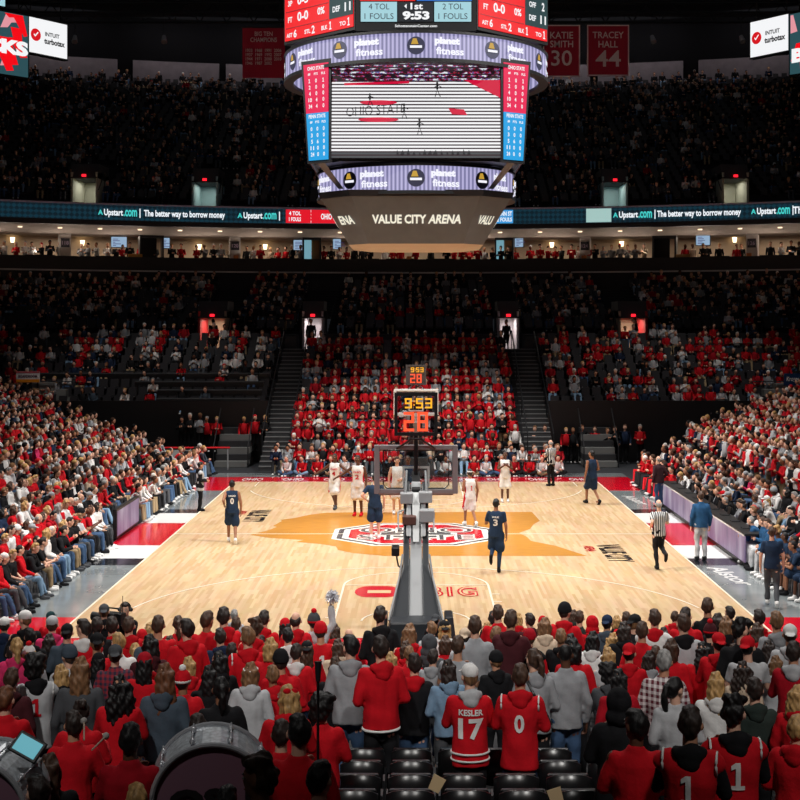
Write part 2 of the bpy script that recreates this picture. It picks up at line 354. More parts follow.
def doorway(x, d0, z0, w, h, depth, wall, lightcol, power, label, tint=None, rise=.95, c=0):
    d0 = d0 - c * x * x
    e = empty('stand_doorway', (x, d0, z0), 0, label, 'doorway', 'lit doorways in the stands')
    MB().box(-w / 2, w / 2, depth, depth + .15, 0, h).build('back_wall', wall, e)
    MB().box(-w / 2 - .12, -w / 2, 0, depth, 0, h + rise * .4).build('side_wall', (tint if x < 0 else None) or wall, e); MB().box(w / 2, w / 2 + .12, 0, depth, 0, h + rise * .4).build('side_wall', (tint if x > 0 else None) or wall, e)
    MB().box(-w / 2, w / 2, 0, depth, -.1, 0.0).build('threshold', M_CONC, e)
    pm = mat('doorway_hood', (46, 46, 50), .8)
    MB().hexa([(-w / 2 - .12, -.05, h), (w / 2 + .12, -.05, h), (w / 2 + .12, depth, h), (-w / 2 - .12, depth, h)], [(-w / 2 - .12, .5, h + rise), (w / 2 + .12, .5, h + rise), (w / 2 + .12, depth, h + rise), (-w / 2 - .12, depth, h + rise)]).build('hood', pm, e)
    MB().box(-.12, .12, -.1, -.04, h + .08, h + .22).build('exit_sign', SIGN, e)
    for sx in (-1, 1): MB().tube([(sx * (w / 2 + .2), -.1, 1.0), (sx * (w / 2 + .2), depth * .5, 2.2), (sx * (w / 2 + .2), depth * .5, .2)], .03).build('handrail', M_DARK, e)
    l = area(0, depth * .5, h - .06, w * .6, depth * .6, power, lightcol); l.parent = e
    return e
wood_w = mat('corridor_plaster', (172, 150, 128), .8); red_w = mat('corridor_red_wall', (190, 40, 45), .7); pale = mat('corridor_pale_wall', (205, 196, 196), .8)
doorway(VOM[0], 76.1, 5.15, 1.36, 1.85, 3, wood_w, (1, .85, .7), 45, 'far lower doorway with red wall, left of the scoreboard', red_w)
doorway(VOM[1], 76.1, 5.15, .95, 1.85, 3, pale, (1, .95, .95), 30, 'far lower doorway with pale lit wall, above the left aisle stair')
doorway(VOM[2], 76.1, 5.15, .95, 1.85, 3, pale, (1, .95, .95), 30, 'far lower doorway with pale lit wall, above the right aisle stair')
doorway(VOM[3], 76.1, 5.15, 1.36, 1.85, 3, wood_w, (1, .85, .7), 45, 'far lower doorway with red wall, right of the scoreboard', red_w)

# ------------------------------------------------------------------ suite level
CS = .0095
SD = 88.4
struct((lambda m: (sweep(m, [(-.2, 9.7), (-.2, 9.95), (8, 9.95), (8, 9.7)], -34, 34, CS, d0=SD), m.build('floor_suites', M_CONC))[1])(MB()))
struct((lambda m: (sweep(m, [(4.2, 9.9), (4.2, 12.6), (4.4, 12.6), (4.4, 9.9)], -34, 34, CS, d0=SD), m.build('wall_suites', mat('suite_wall', (176, 156, 134), .85, noise=.05, nscale=2)))[1])(MB()))
struct((lambda m: (sweep(m, [(-.2, 12.25), (4.4, 12.3), (4.4, 12.6), (-.2, 12.5)], -34, 34, CS, d0=SD), m.build('ceiling_suites', M_SOFF))[1])(MB()))
struct((lambda m: (sweep(m, [(-4.1, 13.0), (-.2, 12.25), (-.2, 12.5), (-4.1, 13.3)], -34, 34, CS, d0=SD), m.build('ceiling_soffit', M_SOFF))[1])(MB()))
par = MB(); sweep(par, [(-.3, 8.4), (-.3, 10.85), (-.05, 10.85), (-.05, 8.4)], -34, 34, CS, d0=SD); struct(par.build('wall_suite_parapet', mat('suite_parapet', (30, 29, 31), .6)))
led = MB(); sweep(led, [(-.48, 9.93), (-.48, 10.02), (-.28, 10.02), (-.28, 9.93)], -34, 34, CS, d0=SD); struct(led.build('trim_suite_ledge', mat('suite_ledge', (190, 190, 192), .4)))
def xon(px, D0, c):
    X = (px - CX) * D0 / F
    for _ in range(6): X = (px - CX) * (D0 - c * X * X) / F
    return X
def on_curve(px, D0, c):
    X = xon(px, D0, c); return Vector((X, D0 - c * X * X, 0)), math.atan(-2 * c * X)
i = 0
for px, tx in ((65, '118'), (235, '120'), (585, '124'), (752, '126')):
    p, a = on_curve(px, SD + .3, CS)
    e = empty('suite_pillar', (p.x, p.y, 9.95), a, 'pale suite pillar with dark number sign, %s of four from the left' % ('first', 'second', 'third', 'fourth')[i], 'pillar'); i += 1
    MB().box(-.34, .34, -.1, .6, 0, 2.4).build('shaft', mat('pillar_plaster', (186, 178, 172), .8), e)
    s = MB().box(-.26, .26, -.16, -.1, 1.45, 2.0).build('number_sign', mat('sign_dark', (38, 34, 40), .5), e)
    t = MB(); put_text(t, tx, (0, -.165, 1.72), (1, 0, 0), (0, 0, 1), w=.4, bold=.02); t.build('lettering', mat('sign_text', (150, 130, 150), .6), s)
i = 0
for px, w, dk in ((152, 1.3, 1), (312, 1.0, 0), (504, 1.0, 0), (664, 1.3, 1)):
    p, a = on_curve(px, SD + .1, CS)
    e = empty('suite_doorway', (p.x, p.y, 9.95), a, '%s suite level doorway under a red exit light, %s from the left' % ('dark curtained' if dk else 'glass doored', ('first', 'second', 'third', 'fourth')[i]), 'doorway'); i += 1
    MB().box(-w / 2 - .1, -w / 2, 0, 1.0, 0, 2.3).build('door_jamb', M_DARK, e); MB().box(w / 2, w / 2 + .1, 0, 1.0, 0, 2.3).build('door_jamb', M_DARK, e)
    MB().box(-w / 2, w / 2, 0, 1.0, 2.15, 2.3).build('door_head', M_DARK, e)
    if dk: MB().box(-w / 2, w / 2 * .5, .3, .4, 0, 2.15).build('curtain', mat('dark_curtain', (28, 25, 26), .9), e)
    else:
        MB().box(-w / 2, -.02, .3, .36, 0, 2.15).build('glass_leaf', glow('lit_glass_door', (120, 170, 185), .8), e)
        MB().box(0.02, w / 2, .5, .56, 0, 2.15).build('wood_leaf', mat('oak_door', (150, 96, 48), .5), e)
    MB().box(-.14, .14, -.3, -.2, 2.32, 2.5).build('exit_light', SIGN, e)
def tv(px, py, w, i):
    p, a = on_curve(px, SD + 1.2, CS); z = CH + (HY - py) * p.y / F
    e = empty('wall_television', (p.x, p.y, z), a + random.uniform(-.3, .3), 'small lit TV hanging in the suites, %s from the left' % ORD[i], 'television')
    MB().box(-w / 2 - .04, w / 2 + .04, 0, .08, -.36, .36).build('bezel', M_BLACK, e)
    s = MB().box(-w / 2, w / 2, -.01, 0, -.32, .32).build('screen', glow('tv_screen', (150, 178, 205), .9), e)
    t = MB()
    for q in range(5): t.box(-w / 2 + .1, -w / 2 + .2 + random.random() * .6, -.015, -.01, -.24 + q * .1, -.2 + q * .1)
    t.build('picture', glow('tv_picture', (70, 60, 120), .8), s)
    MB().tube([(0, .05, .36), (0, .05, 12.2 - z)], .03, 6).build('hanger', M_DARK, e)
ORD = ['first', 'second', 'third', 'fourth', 'fifth', 'sixth', 'seventh', 'eighth', 'ninth', 'tenth', 'eleventh', 'twelfth', 'thirteenth', 'fourteenth', 'fifteenth', 'sixteenth', 'seventeenth', 'eighteenth', 'nineteenth', 'twentieth', 'twenty-first', 'twenty-second', 'twenty-third', 'twenty-fourth', 'twenty-fifth', 'twenty-sixth', 'twenty-seventh', 'twenty-eighth', 'twenty-ninth', 'thirtieth', 'thirty-first', 'thirty-second', 'thirty-third', 'thirty-fourth', 'thirty-fifth', 'thirty-sixth']
for i, (px, py, w) in enumerate(((119, 242, .95), (166, 243, .45), (299, 245, .7), (337, 244, .5), (519, 242, .55), (656, 241, .4), (703, 240, .85))): tv(px, py, w, i)
for i, (px, py) in enumerate(((12, 240), (82, 243), (199, 247), (265, 247), (552, 245), (622, 244), (735, 240))):
    p, a = on_curve(px, SD + 4.15, CS); z = CH + (HY - py) * p.y / F
    e = empty('wall_sconce', (p.x, p.y, z), a, 'glowing wall lamp on the suite wall, %s from the left' % ORD[i], 'lamp')
    MB().box(-.1, .1, -.05, 0, -.2, .2).build('back_plate', M_SILV, e)
    MB().tube([(0, -.16, -.16), (0, -.16, .16)], [.1, .15], 10).build('lamp_shade', glow('warm_lamp', (255, 222, 170), 4), e)
for px in (-10, 60, 120, 200, 265, 350, 416, 480, 550, 625, 700, 770, 840):
    p, a = on_curve(px, SD + 2.0, CS); area(p.x, p.y, 12.2, 2.6, 1.6, 60, (1, .82, .66))
    p, a = on_curve(px, SD - .45, CS); area(p.x, p.y, 11.0, 3.0, .12, 26, (1, .86, .74), (math.pi + .45, 0, 0), 'soffit_fill')  # second lamp is added fill for the soffit, in place of bounced light
for px in np.arange(-20, 860, 40):          # small downlights set in the soffit
    p, a = on_curve(px, SD - 1.6, CS)
    tag(MB().tube([(p.x, p.y, 12.5), (p.x, p.y, 12.44)], .14, 10).build('downlight', glow('downlight_glow', (255, 225, 190), 1.6)), 'small round downlight in the suite soffit', 'lamp', 'soffit downlights')
for i, px in enumerate((40, 110, 215, 285, 365, 400, 440, 540, 610, 715, 775)):
    p, a = on_curve(px, SD + .25, CS)
    tag(MB().box(-.9, .9, -.2, .25, 0, .06).box(-.8, -.74, -.1, .1, -.9, 0).box(.74, .8, -.1, .1, -.9, 0).build('drink_rail', M_DARK), 'dark drink rail behind the suite parapet', 'counter', 'suite drink rails').matrix_world = Matrix.Translation((p.x, p.y, 10.85)) @ Matrix.Rotation(a, 4, 'Z')
for i, (px, cc) in enumerate(((135, (178, 122, 40)), (236, (196, 110, 40)), (409, (180, 100, 40)), (584, (190, 110, 40)), (683, (160, 118, 60)), (749, (200, 110, 40)))):
    p, a = on_curve(px, SD - .02, CS)
    o = tag(MB().box(-.16 if i not in (0, 4) else -.45, .16 if i not in (0, 4) else .45, -.05, .02, 0, 1.05).build('wood_panel', mat('amber_wood_%d' % i, cc, .5)), 'amber wooden panel on the suite front, %s from the left' % ORD[i], 'panel')
    o.location = (p.x, p.y, 10.0); o.rotation_euler.z = a

# ------------------------------------------------------------------ ribbon board
RD, CR = 84.0, .0105
rib = empty('ribbon_board', (0, RD, 12.8), 0, 'long dark teal LED ribbon board around the upper deck', 'LED board')
def dotted():
    m = bpy.data.materials.new('ribbon_led'); m.use_nodes = True; nt = m.node_tree; N = nt.nodes; L = nt.links; b = N['Principled BSDF']
    b.inputs['Base Color'].default_value = (.01, .01, .012, 1)
    tc = N.new('ShaderNodeTexCoord'); mp = N.new('ShaderNodeMapping'); mp.inputs['Scale'].default_value = (5, 0, 5); mp.inputs['Rotation'].default_value = (0, .78, 0); L.new(tc.outputs['Object'], mp.inputs[0])
    ck = N.new('ShaderNodeTexChecker'); ck.inputs['Scale'].default_value = 1; ck.inputs[1].default_value = lin((14, 52, 66)); ck.inputs[2].default_value = lin((6, 26, 36)); L.new(mp.outputs[0], ck.inputs[0])
    L.new(ck.outputs[0], b.inputs['Emission Color']); b.inputs['Emission Strength'].default_value = .9; return m
m = MB(); sweep(m, [(-.1, 0), (-.1, .88), (.0, .88), (.0, 0)], -33, 33, CR); m.build('led_face', dotted(), rib)
m = MB(); sweep(m, [(-.16, .88), (-.16, .98), (.3, .98), (.3, .88)], -33, 33, CR); m.build('top_rail', M_SILV, rib)
m = MB(); sweep(m, [(.0, -.3), (.0, .9), (.6, .9), (.6, -.3)], -33, 33, CR); m.build('housing', M_BLACK, rib)
def rib_text(px0, px1, s, h, m, zc=.44, bold=.03, lift=0):
    x0, x1 = xon(px0, RD - .12, CR), xon(px1, RD - .12, CR); t = MB()
    put_text(t, s, ((x0 + x1) / 2, 0, zc), (1, 0, 0), (0, 0, 1), w=x1 - x0, h=h, bold=bold)
    t.v = [(x, -.12 - lift - CR * x * x, z) for x, y, z in t.v]; t.build('lettering', m, rib)
def rib_box(px0, px1, m):
    t = MB(); sweep(t, [(-.125, .03), (-.125, .85), (-.1, .85), (-.1, .03)], xon(px0, RD, CR), xon(px1, RD, CR), CR, 4); t.build('colour_block', m, rib)
LW = glow('led_white', (240, 245, 250), 1.0); LT = glow('led_teal', (70, 205, 200), 1.0); LR = glow('led_red', (225, 22, 40), 1.0); LB = glow('led_blue', (60, 150, 215), 1.0)
for a in (98, 237.5, 613, 751):
    x0 = a; d = 38 / 36
    rib_text(x0, x0 + 5, 'A', .3, LT); rib_text(x0 + 6, x0 + 25, 'Upstart', .5, LW, .4); rib_text(x0 + 25.5, x0 + 39, '.com', .4, LT, .43)
    rib_text(x0 + 41.5, x0 + 42.5, 'I', .55, LW)
for a, b in ((144, 225), (657, 741)): rib_text(a, b, 'The better way to borrow money', .5, LW, .4)
rib_text(793, 806, 'The', .42, LW)
rib_box(286, 336, LR); rib_box(302, 319, LW); rib_text(289, 301, '4 TOL', .25, LW, .62, lift=.02); rib_text(289, 301, '1 FOULS', .25, LW, .26, lift=.02)
rib_text(304, 317, 'OSU', .5, LR, lift=.02); rib_text(321, 345, 'OHIO STATE', .36, LW, lift=.02)
rib_box(486, 513, LB); rib_text(497, 512, 'PENN ST', .28, LW, .62, lift=.02); rib_text(497, 512, '2 FOULS', .25, LW, .26, lift=.02)
rib_box(586, 611, mat('led_pale', (170, 205, 200), emit=.9)); rib_box(600, 606, LT)

# ------------------------------------------------------------------ upper deck, back wall, roof
UD, UZ, UDEP, URIS, UN = 84.6, 13.9, .92, .418, 28
UV = [on_curve(px, 86.5, .0105)[0].x for px in (91, 209, 611, 729)]
edges = [-44] + [v for c in UV for v in (c - .85, c + .85)] + [44]
def ucv(k): return .0105 + (.006 - .0105) * k / (UN - 1)
for i in range(0, len(edges), 2):
    tier('floor_upper_deck_%d' % (i // 2 + 1), edges[i], edges[i + 1], UD, UZ, UN, UDEP, URIS, .0105, .006, zb=12.9)
for i, c in enumerate(UV):
    mb = MB()
    for k in range(4, UN):
        cc = ucv(k); sweep(mb, [(UD + UDEP * k, 13), (UD + UDEP * k, UZ + URIS * k), (UD + UDEP * (k + 1) + .03, UZ + URIS * k), (UD + UDEP * (k + 1) + .03, 13)] if k > 4 else [(UD + UDEP * k, 15.2), (UD + UDEP * k, UZ + URIS * k), (UD + UDEP * (k + 1) + .03, UZ + URIS * k), (UD + UDEP * (k + 1) + .03, 15.2)], c - .85, c + .85, cc)
    struct(mb.build('floor_upper_deck_bridge', M_CONC))
    doorway(c, UD + .2, 13.6, 1.35, 1.7, 3.0, mat('upper_corridor_plaster', (176, 176, 160), .8) if i in (0, 3) else mat('upper_corridor_tile', (150, 180, 185), .6), (1, .97, .85), 22, 'upper deck doorway with lit cream wall, %s from the left' % ORD[i], rise=.9, c=.0105)
bw = MB(); sweep(bw, [(111.2, 24.5), (111.2, 31), (111.6, 31), (111.6, 24.5)], -48, 48, .006); struct(bw.build('wall_back', mat('back_wall_dark', (14, 14, 16), .95, spec=.1)))
for i, (a, b) in enumerate(((10, 117), (133, 219), (226, 291), (300, 410), (420, 530), (537, 590), (598, 683), (699, 812))):
    m = MB(); x0, x1 = xon(a, 111, .006), xon(b, 111, .006); sweep(m, [(110.95, 25.75), (110.95, 27.55), (111.2, 27.55), (111.2, 25.75)], x0, x1, .006, 10)
    xm = (max(x0, -34) + min(x1, 34)) / 2; l = area(xm, 108.6 - .006 * xm * xm, 30.4, abs(min(x1, 34) - max(x0, -34)) * .9, .4, 75, (1, .92, .95), (math.radians(38), 0, math.atan(-.012 * xm)), 'wall_washer')
    tag(m.build('acoustic_panel', M_GREYW), 'long mauve grey panel on the top back wall, %s from the left' % ORD[i], 'wall panel')
struct(MB().box(-60, 60, 0, 118, 31, 31.3).build('ceiling', M_CEIL))
struct(MB().box(-36, -35.6, 0, 100, -1, 31).build('wall_left', M_CEIL)); struct(MB().box(35.6, 36, 0, 100, -1, 31).build('wall_right', M_CEIL))
struct(MB().box(-36, 36, -4.4, -4, -1, 31).build('wall_front', M_CEIL))
for i, (y, z) in enumerate(((74, 26.3), (90, 28.2), (101, 29.0))):
    e = empty('roof_truss', (0, y, z), 0, 'dark steel roof truss, %s from the front' % ORD[i], 'truss')
    for q in (0, 1.4): MB().tube([(-40, 0, q), (40, 0, q)], .1, 6).build('chord', M_DARK, e)
    m = MB()
    for k in range(-20, 20): m.tube([(k * 2, 0, 0), (k * 2 + 1, 0, 1.4), (k * 2 + 2, 0, 0)], .05, 5)
    m.build('web_lattice', M_DARK, e)
cw = empty('catwalk', (0, 96, 28.4), 0, 'dark catwalk with pale rail below the roof at the back', 'catwalk')
MB().box(-42, 42, -.6, .6, 0, .12).build('deck', M_DARK, cw); MB().tube([(-42, -.6, 1.1), (42, -.6, 1.1)], .03, 6).build('rail', mat('catwalk_rail', (120, 116, 108), .6), cw)

# ================================================================== centre hung scoreboard
SB = empty('scoreboard', (0, YC, 9.0), 0, 'huge four sided video scoreboard hanging over mid court', 'scoreboard')
WT = glow('screen_white', (245, 246, 248), 1.0); CRIM = glow('screen_crimson', (232, 8, 78), 1.0); SKY = glow('screen_blue', (20, 160, 226), 1.0)
REDS = glow('screen_red', (245, 8, 22), 1.0); TEALD = glow('screen_dark_teal', (24, 62, 66), .9); ICE = glow('screen_ice', (165, 212, 222), .95); INK = mat('screen_ink', (30, 32, 44), .5)
DKS = glow('screen_dark', (16, 24, 34), .8); BLU = glow('screen_mid_blue', (30, 110, 200), 1.0)
def led_band():
    m = bpy.data.materials.new('lavender_led'); m.use_nodes = True; nt = m.node_tree; N = nt.nodes; L = nt.links; b = N['Principled BSDF']
    b.inputs['Base Color'].default_value = (.01, .01, .01, 1); tc = N.new('ShaderNodeTexCoord')
    w = N.new('ShaderNodeTexWave'); w.inputs['Scale'].default_value = 2.6; w.bands_direction = 'X'; L.new(tc.outputs['Object'], w.inputs[0])
    r = N.new('ShaderNodeValToRGB'); r.color_ramp.elements[0].color = lin((118, 116, 160)); r.color_ramp.elements[1].color = lin((196, 190, 232)); L.new(w.outputs['Fac'], r.inputs[0])
    L.new(r.outputs[0], b.inputs['Emission Color']); b.inputs['Emission Strength'].default_value = .92; return m
LAV = led_band()
def ringwall(mb, r, z0, z1, t=.12, n=72):
    V = []; Fc = []
    for k in range(n):
        a = 2 * math.pi * k / n
        for rr, z in ((r, z0), (r, z1), (r - t, z1), (r - t, z0)): V.append((rr * math.cos(a), rr * math.sin(a), z))
    for k in range(n):
        for j in range(4): Fc.append((k * 4 + j, ((k + 1) % n) * 4 + j, ((k + 1) % n) * 4 + (j + 1) % 4, k * 4 + (j + 1) % 4))
    return mb.add(V, Fc)
def oct_ring(a, ch): return [(-a + ch, -a), (a - ch, -a), (a, -a + ch), (a, a - ch), (a - ch, a), (-a + ch, a), (-a, a - ch), (-a, -a + ch)]
def frustum(mb, a0, c0, z0, a1, c1, z1):
    A = [(x, y, z0) for x, y in oct_ring(a0, c0)]; B = [(x, y, z1) for x, y in oct_ring(a1, c1)]; n = 8
    return mb.add(A + B, [tuple(range(n))[::-1], tuple(n + i for i in range(n))] + [(i, (i + 1) % n, n + (i + 1) % n, n + i) for i in range(n)])
Zl = lambda z: z - 9.0
# lower cone with the arena's name on its faces
m = MB(); frustum(m, 2.05, .62, Zl(9.06), 2.85, .95, Zl(10.42)); cone = m.build('underside_cone', mat('cone_fabric', (104, 106, 108), .8, noise=.06, nscale=3), SB)
m = MB(); frustum(m, 1.5, .3, Zl(8.98), 2.05, .62, Zl(9.06)); m.build('bottom_flap', mat('cone_flap', (176, 158, 136), .8), cone)
m = MB(); frustum(m, 2.9, .95, Zl(10.42), 2.95, .95, Zl(10.6)); m.build('cone_collar', M_BLACK, SB)
NAMEW = glow('lit_cream_letter', (240, 234, 214), 1.0)
sl = math.atan2(.8, 1.36)
for k in range(4):
    R = Matrix.Rotation(k * math.pi / 2, 3, 'Z'); t = MB(); y = -(2.05 + .8 * .52) - .02
    put_text(t, 'VALUE CITY', R @ Vector((-.5, y, Zl(9.06 + 1.36 * .52))), R @ Vector((1, 0, 0)), R @ Vector((0, -math.sin(sl), math.cos(sl))), w=1.62, h=.3, bold=.035)
    put_text(t, 'ARENA', R @ Vector((.87, y, Zl(9.06 + 1.36 * .52))), R @ Vector((1, 0, 0)), R @ (Vector((.16, -math.sin(sl), math.cos(sl)))), w=.98, h=.3, bold=.035)
    t.build('name_lettering', NAMEW, cone)
    t = MB(); d_ = R @ Vector((-.7071, -.7071, 0)); put_text(t, 'VALU' if k % 2 else 'ENA', d_ * 2.96 + Vector((0, 0, Zl(9.06 + 1.36 * .52))), R @ Vector((.7071, -.7071, 0)), d_ * .55 + Vector((0, 0, .835)), w=.62, h=.3, bold=.035); t.build('name_lettering', NAMEW, cone)
# rings
def ring(name, r, z0, z1):
    e = ringwall(MB(), r, Zl(z0), Zl(z1)).build(name, LAV, SB, smooth=False)
    m = MB(); ringwall(m, r + .06, Zl(z0) - .1, Zl(z0), .3); ringwall(m, r + .06, Zl(z1), Zl(z1) + .07, .3); m.build('ring_trim', M_BLACK, e)
    n = 22 if r > 3.5 else 18
    tx = MB(); cz = Zl((z0 + z1) / 2); h = z1 - z0; ste = 2 * math.pi / (n // 2)
    for k in range(n // 2):
        a = -math.pi / 2 - .02 * 0 + k * ste; P = lambda a, q: Vector((q * math.cos(a), q * math.sin(a), 0))
        c = P(a, r + .015); ux = Vector((-math.sin(a), math.cos(a), 0)); uz = Vector((0, 0, 1))
        dk = MB(); dk.disc(c + uz * cz, ux, uz, h * .36, -P(a, 1) * .01, 18); dk.cur = 1
        dk.slab([c + P(a, .012) + uz * (cz + h * .05) + ux * q * h for q in (-.2, .1)] + [c + P(a, .012) + uz * (cz + h * .28) + ux * q * h for q in (.02, -.12)], -P(a, 1) * .004); dk.cur = 2
        dk.slab([c + P(a, .014) + ux * q * h + uz * (cz - h * .1 + w_ * h) for q, w_ in ((-.24, 0), (.24, 0), (.24, .1), (-.24, .1))], -P(a, 1) * .004); dk.build('round_badge', [mat('badge_navy', (40, 42, 66), .5), glow('badge_yellow', (216, 170, 60), .8), glow('ring_letter', (240, 240, 250), 1.05)], e)
        tx = MB(); b = a + ste * .46; c = P(b, r + .03); ux = Vector((-math.sin(b), math.cos(b), 0))
        put_text(tx, 'planet', c + uz * (cz + h * .17) - ux * .18, ux, uz, w=h * 1.05, h=h * .36, bold=.07); put_text(tx, 'fitness', c + uz * (cz - h * .2) - ux * .1, ux, uz, w=h * 1.15, h=h * .3, bold=.03); tx.build('lettering', glow('ring_letter', (240, 240, 250), 1.05), e)

ring('lower_led_ring', 3.07, 10.57, 11.3); ring('upper_led_ring', 4.1, 14.25, 14.97)
# structure between, with struts
m = MB(); frustum(m, 2.2, .8, Zl(10.6), 2.3, .8, Zl(11.42)); frustum(m, 3.05, .82, Zl(11.42), 3.18, .82, Zl(14.5)); frustum(m, 3.0, .8, Zl(14.5), 3.2, 1.4, Zl(15.3)); m.build('housing', M_BLACK, SB)
for sx in (-1, 1):
    for sy in (-1, 1):
        MB().hexa([(sx * 2.25 - .08, sy * 2.2 - .08, Zl(10.7)), (sx * 2.25 + .08, sy * 2.2 - .08, Zl(10.7)), (sx * 2.25 + .08, sy * 2.2 + .08, Zl(10.7)), (sx * 2.25 - .08, sy * 2.2 + .08, Zl(10.7))],
                  [(sx * 2.85 - .12, sy * 2.75 - .12, Zl(11.45)), (sx * 2.85 + .12, sy * 2.75 - .12, Zl(11.45)), (sx * 2.85 + .12, sy * 2.75 + .12, Zl(11.45)), (sx * 2.85 - .12, sy * 2.75 + .12, Zl(11.45))]).build('corner_strut', mat('strut_grey', (120, 116, 120), .6), SB)
def screen_mat():
    m = bpy.data.materials.new('video_picture'); m.use_nodes = True; nt = m.node_tree; N = nt.nodes; L = nt.links; b = N['Principled BSDF']
    b.inputs['Base Color'].default_value = (.01, .01, .01, 1); tc = N.new('ShaderNodeTexCoord'); sp = N.new('ShaderNodeSeparateXYZ'); L.new(tc.outputs['Object'], sp.inputs[0])
    def M(op, a, bb, clamp=False):
        q = N.new('ShaderNodeMath'); q.operation = op; q.use_clamp = clamp
        for i, v in enumerate((a, bb)):
            if isinstance(v, (int, float)): q.inputs[i].default_value = v
            else: L.new(v, q.inputs[i])
        return q.outputs[0]
    ln = M('LESS_THAN', M('FRACT', M('MULTIPLY', sp.outputs['Z'], 1 / .0985), 0), .42)      # the scan bands across the picture
    n = N.new('ShaderNodeTexNoise'); n.inputs['Scale'].default_value = 7; mp = N.new('ShaderNodeMapping'); mp.inputs['Scale'].default_value = (1, 1, 2.2); L.new(tc.outputs['Object'], mp.inputs[0]); L.new(mp.outputs[0], n.inputs['Vector'])
    cr = N.new('ShaderNodeValToRGB'); e = cr.color_ramp.elements; e[0].position = .38; e[0].color = lin((18, 18, 24)); e[1].position = .62; e[1].color = lin((230, 235, 240))
    for p, c in ((.46, (60, 20, 30)), (.5, (200, 20, 50)), (.54, (60, 110, 190)), (.57, (25, 30, 45))): q = e.new(p); q.color = lin(c)
    L.new(n.outputs['Fac'], cr.inputs[0])
    mz = N.new('ShaderNodeMix'); mz.data_type = 'RGBA'; L.new(M('GREATER_THAN', sp.outputs['Z'], Zl(13.72)), mz.inputs[0]); mz.inputs[6].default_value = lin((246, 246, 248)); L.new(cr.outputs[0], mz.inputs[7])
    mb_ = N.new('ShaderNodeMix'); mb_.data_type = 'RGBA'; L.new(M('LESS_THAN', sp.outputs['Z'], Zl(11.68)), mb_.inputs[0]); L.new(mz.outputs[2], mb_.inputs[6]); mb_.inputs[7].default_value = lin((70, 74, 78))
    mx = N.new('ShaderNodeMix'); mx.data_type = 'RGBA'; L.new(ln, mx.inputs[0]); L.new(mb_.outputs[2], mx.inputs[6]); mx.inputs[7].default_value = lin((40, 16, 28))
    L.new(mx.outputs[2], b.inputs['Emission Color']); b.inputs['Emission Strength'].default_value = 1.0; return m
VID = screen_mat(); FIG = mat('figure_dark', (24, 28, 34), .6)
